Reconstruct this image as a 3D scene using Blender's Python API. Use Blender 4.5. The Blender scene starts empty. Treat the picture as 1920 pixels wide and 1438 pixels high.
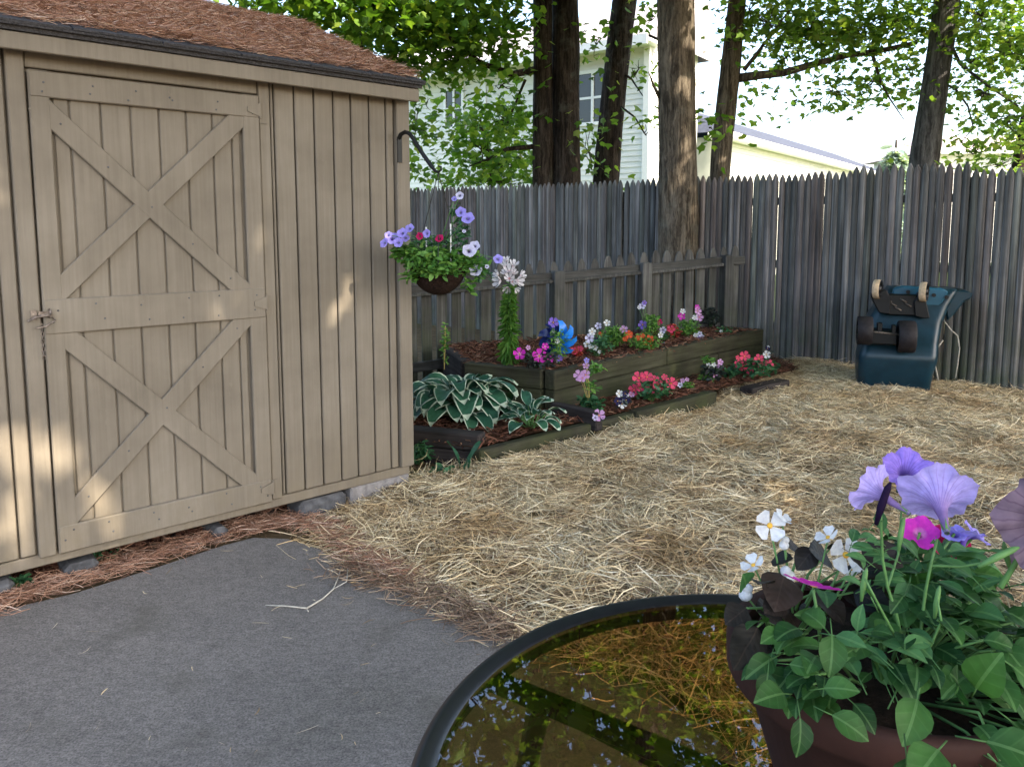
import bpy, bmesh, math, random
import numpy as np
from mathutils import Vector, Matrix, Euler

SC = bpy.context.scene
COL = SC.collection
R = math.radians
rng = np.random.default_rng(11)
random.seed(5)

# ------------------------------------------------------------------ camera, sky, sun, exposure
CAM_H = 1.35
PITCH = R(6.34)
FPX, CX, CY = 1450.0, 960.0, 588.0
cd = bpy.data.cameras.new('camera')
cam = bpy.data.objects.new('camera', cd)
COL.objects.link(cam)
cam.location = (0, 0, CAM_H)
cam.rotation_euler = (R(90) - PITCH, 0, 0)
cd.sensor_width = 36
cd.lens = FPX / 1920 * 36
cd.shift_y = -(719 - CY) / 1920
cd.clip_start = 0.05
cd.clip_end = 600
SC.camera = cam

SUN_EL = R(44)
SUN_AZ = R(128)            # clockwise from +Y: behind the camera, to its right
SUN = Vector((math.cos(SUN_EL) * math.sin(SUN_AZ), math.cos(SUN_EL) * math.cos(SUN_AZ), math.sin(SUN_EL)))
W = bpy.data.worlds.new('World')
SC.world = W
W.use_nodes = True
wn = W.node_tree
wn.nodes.clear()
sky = wn.nodes.new('ShaderNodeTexSky')
sky.sky_type = 'NISHITA'
sky.sun_disc = False
sky.sun_elevation = SUN_EL
sky.sun_rotation = SUN_AZ
sky.air_density = 1.0
sky.dust_density = 3.2
sky.ozone_density = 0.2
bg = wn.nodes.new('ShaderNodeBackground')
bg.inputs['Strength'].default_value = 0.15
wo = wn.nodes.new('ShaderNodeOutputWorld')
wn.links.new(sky.outputs[0], bg.inputs[0])
wn.links.new(bg.outputs[0], wo.inputs[0])
sl = bpy.data.lights.new('sun', 'SUN')
sl.energy = 3.3
sl.angle = R(0.53)
sl.color = (1.0, 0.88, 0.7)
so = bpy.data.objects.new('sun', sl)
COL.objects.link(so)
so.location = (8, -8, 14)
so.rotation_euler = (-SUN).to_track_quat('-Z', 'Y').to_euler()
SC.view_settings.view_transform = 'Standard'
SC.view_settings.look = 'None'
SC.view_settings.exposure = 2.3
SC.view_settings.gamma = 1.0
SC.view_settings.use_curve_mapping = False
SC.cycles.max_bounces = 10
SC.cycles.transparent_max_bounces = 16
SC.cycles.caustics_reflective = False
SC.cycles.caustics_refractive = False

# ------------------------------------------------------------------ measuring helpers (photo pixel -> place in the world)
CPI, SPI = math.cos(PITCH), math.sin(PITCH)
def ray(x, y):
    a, b = (x - CX) / FPX, (y - CY) / FPX
    return Vector((a, CPI - b * SPI, -SPI - b * CPI))
def at(x, y, Y):
    d = ray(x, y); t = Y / d.y
    return Vector((d.x * t, Y, CAM_H + d.z * t))
def atz(x, y, z=0.0):
    d = ray(x, y); t = (z - CAM_H) / d.z
    return Vector((d.x * t, d.y * t, z))
def atplane(x, y, P, N):
    d = ray(x, y); o = Vector((0, 0, CAM_H))
    return o + d * ((Vector(P) - o).dot(N) / d.dot(N))
def proj(P):
    v = Vector(P) - Vector((0, 0, CAM_H)); fw = v.y * CPI - v.z * SPI; dn = -v.y * SPI - v.z * CPI
    return CX + FPX * v.x / fw, CY + FPX * dn / fw
def ppm(Y):                       # photo pixels per metre at depth Y
    return 1459.0 / Y

# ------------------------------------------------------------------ mesh helpers
class MB:
    def __init__(s): s.v = []; s.f = []; s.m = []
    def add(s, vs, fs, mat=0):
        o = len(s.v)
        s.v += [tuple(v) for v in vs]
        for f in fs:
            s.f.append(tuple(i + o for i in f)); s.m.append(mat)
        return s
    def box(s, x0, x1, y0, y1, z0, z1, mat=0, M=None):
        vs = [Vector((x, y, z)) for z in (z0, z1) for x, y in ((x0, y0), (x1, y0), (x1, y1), (x0, y1))]
        if M is not None: vs = [M @ v for v in vs]
        return s.add(vs, [(0, 3, 2, 1), (4, 5, 6, 7), (0, 1, 5, 4), (1, 2, 6, 5), (2, 3, 7, 6), (3, 0, 4, 7)], mat)
    def prism(s, outline, y0, y1, mat=0, M=None):
        """outline in x,z, extruded along y"""
        n = len(outline)
        vs = [Vector((x, y0, z)) for x, z in outline] + [Vector((x, y1, z)) for x, z in outline]
        if M is not None: vs = [M @ v for v in vs]
        fs = [tuple(range(n)), tuple(range(2 * n - 1, n - 1, -1))]
        fs += [((i + 1) % n, i, n + i, n + (i + 1) % n) for i in range(n)]
        return s.add(vs, fs, mat)
    def tube(s, pts, r, n=8, mat=0, cap=True):
        pts = [Vector(p) for p in pts]
        rs = r if isinstance(r, (list, tuple)) else [r] * len(pts)
        o = []
        up = Vector((0.31, 0.17, 0.93)).normalized()
        prev = None
        for i, p in enumerate(pts):
            t = (pts[min(i + 1, len(pts) - 1)] - pts[max(i - 1, 0)])
            t = t.normalized() if t.length > 1e-9 else Vector((0, 0, 1))
            if prev is None:
                a = t.cross(up)
                if a.length < .1: a = t.cross(Vector((1, 0, 0)))
                a.normalize()
            else:
                a = (prev - t * prev.dot(t)).normalized()
            prev = a
            b = t.cross(a)
            o += [p + (a * math.cos(k * 2 * math.pi / n) + b * math.sin(k * 2 * math.pi / n)) * rs[i] for k in range(n)]
        fs = []
        for i in range(len(pts) - 1):
            for k in range(n):
                k2 = (k + 1) % n
                fs.append((i * n + k, i * n + k2, (i + 1) * n + k2, (i + 1) * n + k))
        if cap:
            fs.append(tuple(range(n - 1, -1, -1)))
            fs.append(tuple((len(pts) - 1) * n + k for k in range(n)))
        return s.add(o, fs, mat)
    def lathe(s, prof, n=24, c=(0, 0, 0), mat=0, M=None, a0=0, a1=2 * math.pi):
        c = Vector(c)
        full = abs(a1 - a0 - 2 * math.pi) < 1e-6
        m = n if full else n + 1
        vs = []
        for r, z in prof:
            for k in range(m):
                a = a0 + (a1 - a0) * k / n
                v = Vector((r * math.cos(a), r * math.sin(a), z))
                if M is not None: v = M @ v
                vs.append(c + v)
        fs = []
        for i in range(len(prof) - 1):
            for k in range(n):
                k2 = (k + 1) % m
                fs.append((i * m + k, i * m + k2, (i + 1) * m + k2, (i + 1) * m + k))
        return s.add(vs, fs, mat)
    def ball(s, c, r, n=10, mat=0):
        rx, ry, rz = r if isinstance(r, (tuple, list)) else (r, r, r)
        prof = [(math.sin(math.pi * i / (n // 2)), -math.cos(math.pi * i / (n // 2))) for i in range(n // 2 + 1)]
        M = Matrix.Diagonal((rx, ry, rz)).to_3x3()
        return s.lathe([(max(a, 1e-4), b) for a, b in prof], n, c, mat, M)

def link(o, parent=None):
    COL.objects.link(o)
    if parent is not None: o.parent = parent
    return o
def mesh_of(name, mb, mats, smooth=False, bevel=0):
    me = bpy.data.meshes.new(name)
    me.from_pydata(mb.v, [], mb.f)
    for m in (mats if isinstance(mats, (list, tuple)) else [mats]): me.materials.append(m)
    if len(me.materials) > 1: me.polygons.foreach_set('material_index', mb.m)
    bm = bmesh.new(); bm.from_mesh(me)
    bmesh.ops.recalc_face_normals(bm, faces=bm.faces)
    if bevel:
        bmesh.ops.bevel(bm, geom=list(bm.edges), offset=bevel, segments=1, profile=.5, affect='EDGES', clamp_overlap=True)
    bm.to_mesh(me); bm.free()
    if smooth: me.polygons.foreach_set('use_smooth', [True] * len(me.polygons))
    me.update()
    return me
def mk(name, mb, mats, parent=None, smooth=False, bevel=0, kind=None, loc=None, rot=None):
    me = mesh_of(name, mb, mats, smooth, bevel)
    o = link(bpy.data.objects.new(name, me), parent)
    if kind: o['kind'] = kind
    if loc is not None: o.location = loc
    if rot is not None: o.rotation_euler = rot
    return o
def inst(name, me, parent, loc=(0, 0, 0), rot=(0, 0, 0), s=1.0):
    o = link(bpy.data.objects.new(name, me), parent)
    o.location = loc; o.rotation_euler = rot
    o.scale = (s, s, s) if not isinstance(s, (tuple, list)) else s
    return o
def tag(o, label=None, cat=None, group=None, kind=None):
    if label: o['label'] = label
    if cat: o['category'] = cat
    if group: o['group'] = group
    if kind: o['kind'] = kind
    return o
def thing(name, label, cat, loc=(0, 0, 0), rz=0.0, group=None):
    o = bpy.data.objects.new(name, None)
    o.empty_display_size = .1
    COL.objects.link(o)
    o.location = loc; o.rotation_euler = (0, 0, rz)
    return tag(o, label, cat, group)
def np_obj(name, V, F, mats, parent=None, kind=None, smooth=False, mi=None):
    """V (n,3), F (m,k) -> one mesh object"""
    me = bpy.data.meshes.new(name)
    k = F.shape[1]
    me.vertices.add(len(V)); me.vertices.foreach_set('co', np.ascontiguousarray(V, np.float32).ravel())
    me.loops.add(F.size); me.loops.foreach_set('vertex_index', np.ascontiguousarray(F, np.int32).ravel())
    me.polygons.add(len(F))
    me.polygons.foreach_set('loop_start', np.arange(0, F.size, k, dtype=np.int32))
    for m in (mats if isinstance(mats, (list, tuple)) else [mats]): me.materials.append(m)
    if mi is not None: me.polygons.foreach_set('material_index', mi.astype(np.int32))
    if smooth: me.polygons.foreach_set('use_smooth', np.ones(len(F), bool))
    me.update(calc_edges=True)
    o = link(bpy.data.objects.new(name, me), parent)
    if kind: o['kind'] = kind
    return o
def unit(a): return a / (np.linalg.norm(a, axis=-1, keepdims=True) + 1e-12)
def frames(d, nrm):
    """columns x,y,z with y along d and z near nrm"""
    y = unit(d); x = unit(np.cross(y, nrm)); z = np.cross(x, y)
    return np.stack([x, y, z], axis=-1)
def scatter(tv, tf, pos, M, s):
    n, k = len(pos), len(tv)
    if np.ndim(s) == 1: s = s[:, None]
    V = np.einsum('nij,kj->nki', M, tv) * np.reshape(s, (-1, 1, 1)) + pos[:, None, :]
    F = tf[None, :, :] + (np.arange(n) * k)[:, None, None]
    return V.reshape(-1, 3), F.reshape(-1, tf.shape[1])

LEAF_MAPLE = (np.array([(0, 0, 0), (.34, .06, .03), (.52, .5, .08), (.2, .6, .03), (0, 1, -.06), (-.2, .6, .03), (-.52, .5, .08), (-.34, .06, .03)], float),
              np.array([(0, 1, 2, 3, 4), (0, 4, 5, 6, 7)]))
LEAF_OVAL = (np.array([(0, 0, 0), (.2, .2, .04), (.26, .5, .05), (.16, .8, .0), (0, 1, -.1), (-.16, .8, .0), (-.26, .5, .05), (-.2, .2, .04)], float),
             np.array([(0, 1, 2, 3, 4), (0, 4, 5, 6, 7)]))
LEAF_LONG = (np.array([(0, 0, 0), (.07, .2, .02), (.09, .5, .03), (.06, .8, -.03), (0, 1, -.12), (-.06, .8, -.03), (-.09, .5, .03), (-.07, .2, .02)], float),
             np.array([(0, 1, 2, 3, 4), (0, 4, 5, 6, 7)]))

def ground_z(x, y):
    """the lawn rises a little towards the corner behind the beds"""
    def ss(t): t = np.clip(t, 0, 1); return t * t * (3 - 2 * t)
    return .10 * ss((np.asarray(y, float) - 5.6) / 2.0) * ss((3.9 - np.asarray(x, float)) / 1.3) * ss((np.asarray(x, float) + 4) / 2)
def lumps(x, y):
    return (.5 + .5 * np.sin(3.1 * x + 1.3 * np.sin(2.3 * y)) * np.sin(2.7 * y + 1.7 * np.sin(1.9 * x + 1)) * .8 + .25 * np.sin(9 * x + 2 * y) * np.sin(8 * y - 3 * x))

def inpoly(P, x, y):
    n = len(P); c = np.zeros(len(x), bool); j = n - 1
    for i in range(n):
        xi, yi = P[i]; xj, yj = P[j]
        k = ((yi > y) != (yj > y)) & (x < (xj - xi) * (y - yi) / (yj - yi + 1e-12) + xi)
        c ^= k; j = i
    return c

# ------------------------------------------------------------------ materials
class NT:
    def __init__(s, name):
        s.mat = bpy.data.materials.new(name); s.mat.use_nodes = True
        s.t = s.mat.node_tree; s.t.nodes.clear()
        s.out = s.t.nodes.new('ShaderNodeOutputMaterial')
    def n(s, typ, ins=None, **props):
        nd = s.t.nodes.new('ShaderNode' + typ)
        for k, v in props.items(): setattr(nd, k, v)
        for k, v in (ins or {}).items():
            if isinstance(v, bpy.types.NodeSocket): s.t.links.new(v, nd.inputs[k])
            else:
                if isinstance(v, (tuple, list)) and nd.inputs[k].type == 'RGBA' and len(v) == 3: v = (*v, 1)
                nd.inputs[k].default_value = v
        return nd
    def ramp(s, fac, stops, interp='LINEAR'):
        nd = s.t.nodes.new('ShaderNodeValToRGB'); cr = nd.color_ramp; cr.interpolation = interp
        while len(cr.elements) < len(stops): cr.elements.new(.5)
        for e, (p, c) in zip(cr.elements, stops):
            e.position = p; e.color = (*c, 1) if len(c) == 3 else c
        s.t.links.new(fac, nd.inputs[0]); return nd.outputs[0]
    def math(s, op, a, b=0.0, c=0.0):
        nd = s.t.nodes.new('ShaderNodeMath'); nd.operation = op
        for i, v in enumerate((a, b, c)):
            if isinstance(v, bpy.types.NodeSocket): s.t.links.new(v, nd.inputs[i])
            else: nd.inputs[i].default_value = v
        return nd.outputs[0]
    def mix(s, fac, a, b, mode='MIX'):
        nd = s.t.nodes.new('ShaderNodeMix'); nd.data_type = 'RGBA'; nd.blend_type = mode
        for i, v in ((0, fac), (6, a), (7, b)):
            if isinstance(v, bpy.types.NodeSocket): s.t.links.new(v, nd.inputs[i])
            else: nd.inputs[i].default_value = v if i == 0 else (*v, 1)
        return nd.outputs[2]
    def coord(s, kind='Object'): return s.t.nodes.new('ShaderNodeTexCoord').outputs[kind]
    def mapping(s, vec, scale=(1, 1, 1), loc=None):
        nd = s.t.nodes.new('ShaderNodeMapping'); s.t.links.new(vec, nd.inputs[0]); nd.inputs['Scale'].default_value = scale
        if loc is not None: s.t.links.new(loc, nd.inputs['Location'])
        return nd.outputs[0]
    def noise(s, vec, scale=5, detail=4, rough=.55, out=0):
        nd = s.n('TexNoise', {'Vector': vec, 'Scale': scale, 'Detail': detail, 'Roughness': rough}); return nd.outputs[out]
    def bump(s, h, strength=.3, dist=.01):
        return s.n('Bump', {'Height': h, 'Strength': strength, 'Distance': dist}).outputs[0]
    def bsdf(s, color, rough=.6, spec=.4, normal=None, **kw):
        ins = {'Base Color': color, 'Roughness': rough, 'Specular IOR Level': spec}
        ins.update(kw)
        if normal is not None: ins['Normal'] = normal
        return s.n('BsdfPrincipled', ins).outputs[0]
    def done(s, sh):
        s.t.links.new(sh, s.out.inputs[0]); return s.mat

def M_plain(name, c, rough=.55, spec=.4, var=.15, scale=20, bump=.0, metal=0.0):
    t = NT(name); co = t.coord()
    nz = t.noise(co, scale, 5)
    col = t.mix(1.0, c, t.ramp(nz, [(.3, (1 - var,) * 3), (.7, (1 + var,) * 3)]), 'MULTIPLY')
    nm = t.bump(nz, bump, .01) if bump else None
    return t.done(t.bsdf(col, rough, spec, nm, Metallic=metal))
def M_wood(name, dark, mid, light, axis=2, rnd=.25, rough=.8, bump=.5, moss=None, fine=55, lng=1.6, tintv=None):
    t = NT(name); co = t.coord()
    oi = t.n('ObjectInfo').outputs['Random']
    loc = t.n('CombineXYZ', {'X': t.math('MULTIPLY', oi, 37.), 'Y': t.math('MULTIPLY', oi, 71.), 'Z': t.math('MULTIPLY', oi, 53.)}).outputs[0]
    sc = [fine] * 3; sc[axis] = lng
    v = t.mapping(co, tuple(sc), loc)
    g = t.noise(v, 1.0, 7, .65)
    col = t.ramp(g, [(.28, dark), (.5, mid), (.72, light)])
    big = t.noise(t.mapping(co, (3, 3, 3), loc), 1.0, 4)
    col = t.mix(1.0, col, t.ramp(big, [(.3, (.6, .6, .6)), (.7, (1.35, 1.35, 1.35))]), 'MULTIPLY')
    if rnd:
        rr = t.ramp(oi, [(0, (1 - rnd,) * 3), (1, (1 + rnd,) * 3)])
        col = t.mix(1.0, col, rr, 'MULTIPLY')
    if tintv is not None:
        o2 = t.math('FRACT', t.math('MULTIPLY', oi, 13.7))
        col = t.mix(1.0, col, t.ramp(o2, tintv), 'MULTIPLY')
    if moss is not None:
        mc, z0, z1, amt = moss
        pos = t.n('NewGeometry').outputs['Position']
        z = t.n('SeparateXYZ', {0: pos}).outputs['Z']
        k = t.n('MapRange', {0: z, 1: z0, 2: z1, 3: amt, 4: 0.0}).outputs[0]
        k = t.math('MULTIPLY', k, t.ramp(t.noise(pos, 6, 5), [(.35, (0, 0, 0)), (.65, (1, 1, 1))]))
        col = t.mix(k, col, mc)
    return t.done(t.bsdf(col, rough, .2, t.bump(g, bump, .004)))
def M_island(name, stops, rough=.7, spec=.2, transl=0.0, tcol=None, patch=None):
    t = NT(name)
    r = t.n('NewGeometry').outputs['Random Per Island']
    col = t.ramp(r, stops)
    if patch:
        nz = t.noise(t.coord(), patch, 4, .6)
        col = t.mix(1.0, col, t.ramp(nz, [(.34, (.74, .62, .48)), (.52, (1, .97, .92)), (.68, (1.08, 1.08, 1.06))]), 'MULTIPLY')
    sh = t.bsdf(col, rough, spec)
    if transl:
        tc = t.mix(1.0, col, tcol or (1.6, 1.5, .6), 'MULTIPLY')
        tr = t.n('BsdfTranslucent', {'Color': tc}).outputs[0]
        sh = t.n('MixShader', {0: transl, 1: sh, 2: tr}).outputs[0]
    return t.done(sh)
def M_leafobj(name, c0, c1, rough=.45, transl=.25, veins=True, vc=(.16, .3, .11)):
    """single leaves that are objects: colour varies by object, veins from the leaf's own length axis"""
    t = NT(name); co = t.coord()
    oi = t.n('ObjectInfo').outputs['Random']
    col = t.ramp(oi, [(0, c0), (1, c1)])
    nm = None
    if veins:
        sx = t.n('SeparateXYZ', {0: co})
        ax = t.math('ABSOLUTE', sx.outputs['X'])
        w = t.math('SINE', t.math('MULTIPLY', t.math('SUBTRACT', sx.outputs['Y'], t.math('MULTIPLY', ax, .8)), 620.))
        mid = t.math('LESS_THAN', ax, .0011)
        w2 = t.ramp(w, [(.82, (0, 0, 0)), (1, (1, 1, 1))])
        f = t.math('MAXIMUM', t.math('MULTIPLY', w2, .07), t.math('MULTIPLY', mid, .35))
        col = t.mix(f, col, vc)
        nm = t.bump(w, .12, .001)
    col = t.mix(1.0, col, t.ramp(t.noise(co, 60, 3), [(.3, (.8, .8, .8)), (.7, (1.2, 1.2, 1.2))]), 'MULTIPLY')
    sh = t.bsdf(col, rough, .22, nm)
    tr = t.n('BsdfTranslucent', {'Color': t.mix(1.0, col, (1.3, 1.5, .6), 'MULTIPLY')}).outputs[0]
    return t.done(t.n('MixShader', {0: transl, 1: sh, 2: tr}).outputs[0])
def M_petal(name, edge, throat, radius, vein=None, transl=.4, nv=26.):
    """petals: object axis z runs down the throat; colour by distance from it"""
    t = NT(name); co = t.coord()
    sx = t.n('SeparateXYZ', {0: co})
    r = t.math('SQRT', t.math('ADD', t.math('POWER', sx.outputs[0], 2.), t.math('POWER', sx.outputs[1], 2.)))
    f = t.math('DIVIDE', r, radius)
    col = t.ramp(f, [(.1, throat), (.42, edge), (1, edge)])
    if vein is not None:
        ang = t.math('ARCTAN2', sx.outputs[1], sx.outputs[0])
        ang = t.math('ADD', ang, t.math('MULTIPLY', t.noise(co, 40, 2), .25))
        w = t.ramp(t.math('SINE', t.math('MULTIPLY', ang, nv)), [(.75, (0, 0, 0)), (1, (1, 1, 1))])
        fade = t.ramp(f, [(.15, (1, 1, 1)), (.95, (.1, .1, .1))])
        col = t.mix(t.math('MULTIPLY', t.math('MULTIPLY', w, fade), .85), col, vein)
    mo = t.noise(co, 90, 4, .6)
    col = t.mix(1.0, col, t.ramp(mo, [(.3, (.8, .8, .84)), (.7, (1.15, 1.15, 1.12))]), 'MULTIPLY')
    sh = t.bsdf(col, .7, .12, t.bump(mo, .25, .002))
    tr = t.n('BsdfTranslucent', {'Color': col}).outputs[0]
    return t.done(t.n('MixShader', {0: transl, 1: sh, 2: tr}).outputs[0])

def M_shedpaint():
    t = NT('tan_shed_paint'); co = t.coord()
    v = t.mapping(co, (70, 70, 2.2)); g = t.noise(v, 1, 6, .6)
    big = t.noise(co, 2.3, 5, .6)
    base = t.ramp(big, [(.3, (.15, .126, .096)), (.55, (.2, .17, .132)), (.75, (.24, .208, .166))])
    col = t.mix(1.0, base, t.ramp(g, [(.3, (.88, .88, .87)), (.7, (1.08, 1.08, 1.08))]), 'MULTIPLY')
    sp = t.noise(t.mapping(co, (30, 30, 12)), 1, 3, .7)
    col = t.mix(t.ramp(sp, [(.64, (0, 0, 0)), (.72, (.6, .6, .6))]), col, (.2, .17, .13))
    z = t.n('SeparateXYZ', {0: co}).outputs['Z']
    low = t.math('MULTIPLY', t.n('MapRange', {0: z, 1: .1, 2: .5, 3: .8, 4: 0.}).outputs[0], t.ramp(t.noise(co, 9, 6, .7), [(.4, (0, 0, 0)), (.7, (1, 1, 1))]))
    col = t.mix(low, col, (.17, .14, .095))
    return t.done(t.bsdf(col, .62, .3, t.bump(g, .35, .003)))
def M_concrete():
    t = NT('patio_concrete'); co = t.coord()
    a = t.noise(co, 1.1, 6, .6); b = t.noise(co, 160, 4, .7); c = t.noise(t.mapping(co, (26, 60, 20)), 1, 5, .7)
    col = t.ramp(a, [(.3, (.14, .13, .117)), (.5, (.17, .157, .148)), (.7, (.206, .19, .177))])
    col = t.mix(1.0, col, t.ramp(b, [(.3, (.5, .5, .5)), (.7, (1.5, 1.5, 1.5))]), 'MULTIPLY')
    d = t.noise(co, 55, 5, .75)
    col = t.mix(1.0, col, t.ramp(d, [(.32, (.84, .84, .84)), (.5, (1, 1, 1)), (.7, (1.12, 1.12, 1.11))]), 'MULTIPLY')
    col = t.mix(1.0, col, t.ramp(c, [(.35, (.84, .84, .84)), (.65, (1.14, 1.14, 1.13))]), 'MULTIPLY')
    st = t.noise(co, 3.4, 4, .6)
    pit = t.noise(co, 230, 2, .5)
    col = t.mix(t.ramp(pit, [(.63, (0, 0, 0)), (.7, (.75, .75, .75))]), col, (.04, .037, .033))
    col = t.mix(t.ramp(st, [(.55, (0, 0, 0)), (.75, (.6, .6, .6))]), col, (.09, .084, .068))
    return t.done(t.bsdf(col, .85, .25, t.bump(b, .35, .004)))
def M_soil(name, a, b, sc=14):
    t = NT(name); co = t.coord(); n = t.noise(co, sc, 8, .7)
    return t.done(t.bsdf(t.ramp(n, [(.3, a), (.7, b)]), .95, .1, t.bump(n, .8, .03)))
def M_ground():
    t = NT('lawn_and_soil'); co = t.coord(); n = t.noise(co, 9, 8, .7)
    near = t.ramp(n, [(.3, (.07, .05, .03)), (.7, (.17, .125, .07))])
    far = t.ramp(t.noise(co, 3, 6, .6), [(.3, (.05, .09, .025)), (.7, (.1, .15, .045))])
    y = t.n('SeparateXYZ', {0: co}).outputs['Y']
    return t.done(t.bsdf(t.mix(t.n('MapRange', {0: y, 1: 9.5, 2: 11.5}).outputs[0], near, far), .95, .1, t.bump(n, .8, .04)))
def M_bark(name, dark, light, sc=1.0):
    t = NT(name); co = t.coord()
    wv = t.noise(t.mapping(co, (6, 6, 6)), 1, 3, .6, 1)
    dco = t.n('VectorMath', {0: co, 1: t.n('VectorMath', {0: wv, 'Scale': .05}, operation='SCALE').outputs[0]}, operation='ADD').outputs[0]
    a = t.noise(t.mapping(dco, (46 * sc, 46 * sc, 4.2 * sc)), 1, 9, .7)
    b = t.noise(t.mapping(dco, (20 * sc, 20 * sc, 2.6 * sc)), 1, 4, .6)
    h = t.math('ADD', t.math('MULTIPLY', a, .55), t.math('MULTIPLY', b, .45))
    col = t.ramp(h, [(.38, tuple(x * .45 for x in dark)), (.46, dark), (.62, light)])
    li = t.noise(co, 4.5, 5, .65)
    col = t.mix(t.ramp(li, [(.55, (0, 0, 0)), (.75, (.45, .45, .45))]), col, (.17, .175, .145))
    return t.done(t.bsdf(col, .9, .12, t.bump(h, 1.0, .03)))
def M_glass():
    t = NT('bronze_glass')
    tr = t.n('BsdfTransparent', {'Color': (.60, .46, .30, 1)}).outputs[0]
    gl = t.n('BsdfGlossy', {'Color': (1, 1, 1, 1), 'Roughness': .012}).outputs[0]
    fr = t.math('MULTIPLY', t.math('MULTIPLY', t.n('Fresnel', {'IOR': 1.52}).outputs[0], 1.9), t.math('SUBTRACT', 1.0, t.n('NewGeometry').outputs['Backfacing']))
    return t.done(t.n('MixShader', {0: fr, 1: tr, 2: gl}).outputs[0])
def M_window():
    t = NT('window_glass')
    return t.done(t.bsdf((.03, .035, .035), .05, .5))
def M_siding(name, c):
    t = NT(name); co = t.coord(); n = t.noise(co, 3, 4)
    return t.done(t.bsdf(t.mix(1.0, c, t.ramp(n, [(.3, (.93,) * 3), (.7, (1.05,) * 3)]), 'MULTIPLY'), .5, .3))

P_SHED = M_shedpaint()
P_CONC = M_concrete()
P_GROUND = M_ground()
P_SOIL = M_soil('bed_soil', (.04, .022, .012), (.12, .06, .035))
P_POTSOIL = M_soil('potting_soil', (.012, .009, .006), (.045, .03, .02), 60)
P_BLOCK = M_plain('concrete_block', (.23, .215, .21), .9, .2, .3, 30, .5)
P_STONE = M_plain('dark_foundation_stone', (.1, .1, .105), .9, .2, .4, 25, .6)
P_SHINGLE = M_plain('dark_shingle', (.06, .058, .062), .95, .15, .4, 120, .6)
P_FENCE = M_wood('weathered_grey_picket', (.046, .043, .039), (.133, .127, .118), (.265, .255, .242), 2, .36, .85, .7,
                 ((.065, .085, .045), .0, .75, .75), 60, 1.5,
                 [(0, (1.0, .97, 1.0)), (.35, (.9, .98, 1.06)), (.7, (1.1, .97, 1.0)), (1, (.9, 1.02, .98))])
P_LOW = M_wood('mossy_grey_picket', (.032, .032, .031), (.076, .075, .072), (.14, .139, .134), 2, .25, .85, .7,
               ((.08, .1, .045), .1, 1.0, .6), 48, 1.5)
P_RAIL = M_wood('weathered_fence_rail', (.034, .033, .031), (.07, .069, .065), (.12, .118, .112), 0, .2, .85, .7, None, 50, 2)
P_TIMBER = M_wood('mossy_landscape_timber', (.017, .016, .01), (.036, .034, .022), (.064, .061, .043), 0, .2, .85, .7,
                  ((.07, .085, .03), .0, .6, .5), 40, 2.2)
P_TIMBERDARK = M_wood('dark_timber', (.017, .014, .014), (.037, .031, .03), (.07, .06, .056), 0, .2, .85, .7, None, 40, 2.2)  # timber in a darker tone
P_BARK_DARK = M_bark('dark_maple_bark', (.02, .015, .012), (.075, .058, .045))
P_BARK_GREY = M_bark('grey_brown_bark', (.06, .048, .036), (.2, .165, .125))
P_BARK_COOL = M_bark('grey_lichened_bark', (.055, .052, .052), (.16, .155, .15), 1.2)
P_LEAF = M_island('maple_leaf', [(0, (.06, .145, .022)), (.5, (.11, .225, .035)), (.85, (.17, .29, .045)), (1, (.25, .33, .06))], .5, .3, .55, (1.5, 1.45, .5))
P_LEAF2 = M_island('sapling_leaf', [(0, (.06, .14, .03)), (.5, (.13, .25, .045)), (.85, (.2, .32, .06)), (1, (.3, .38, .1))], .5, .35, .5, (1.5, 1.4, .6))
P_SPRUCE = M_island('spruce_needles', [(0, (.16, .24, .22)), (1, (.3, .38, .35))], .7, .2, .3)
P_SIDE_A = M_siding('sage_house_siding', (.70, .70, .65))
P_SIDE_B = M_siding('cream_house_siding', (.7, .69, .62))
P_SIDE_C = M_siding('pale_house_siding', (.7, .66, .62))
P_WHITE = M_plain('white_trim_paint', (.8, .8, .78), .4, .4, .04)
P_ROOF_A = M_plain('pale_grey_shingles', (.3, .28, .3), .9, .2, .15, 20, .3)
P_ROOF_B = M_plain('blue_grey_shingles', (.062, .07, .095), .95, .03, .25, 8, .3)
P_ROOF_C = M_plain('pinkish_shingles', (.5, .42, .42), .9, .2, .15, 20, .3)
P_WIN = M_window()
P_STRAW = M_island('dry_straw', [(0, (.16, .11, .06)), (.18, (.38, .29, .17)), (.5, (.67, .54, .335)), (.82, (.79, .68, .46)), (1, (.88, .81, .64))], .6, .3, patch=2.6)
P_STRAWRED = M_island('brown_straw', [(0, (.1, .06, .04)), (.5, (.25, .165, .11)), (1, (.42, .32, .22))], .65, .25)
P_NEEDLE = M_island('fallen_pine_needles', [(0, (.1, .05, .034)), (.3, (.31, .16, .1)), (.75, (.49, .28, .185)), (1, (.62, .47, .36))], .7, .2)
P_MULCH = M_island('red_bark_mulch', [(0, (.04, .018, .012)), (.4, (.11, .045, .03)), (.8, (.2, .09, .055)), (1, (.27, .17, .11))], .85, .15)
P_BLACKMETAL = M_plain('black_powder_coat', (.012, .012, .014), .32, .5, .2, 60)
P_HOOK = M_plain('black_iron', (.01, .01, .01), .5, .4, .2, 60)
P_GALV = M_plain('rusty_grey_steel', (.2, .165, .14), .5, .4, .5, 80, .3, .7)
P_GLASS = M_glass()
P_TERRA = M_plain('terracotta', (.03, .011, .0075), .75, .25, .25, 22, .25)
P_BOWL = M_plain('dark_coco_bowl', (.022, .013, .01), .9, .1, .5, 90, .8)
P_STEM = M_plain('green_stem', (.09, .2, .06), .55, .3, .2, 80)
P_STEMPALE = M_plain('yellow_stem', (.42, .34, .12), .6, .3, .2, 80)
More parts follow.
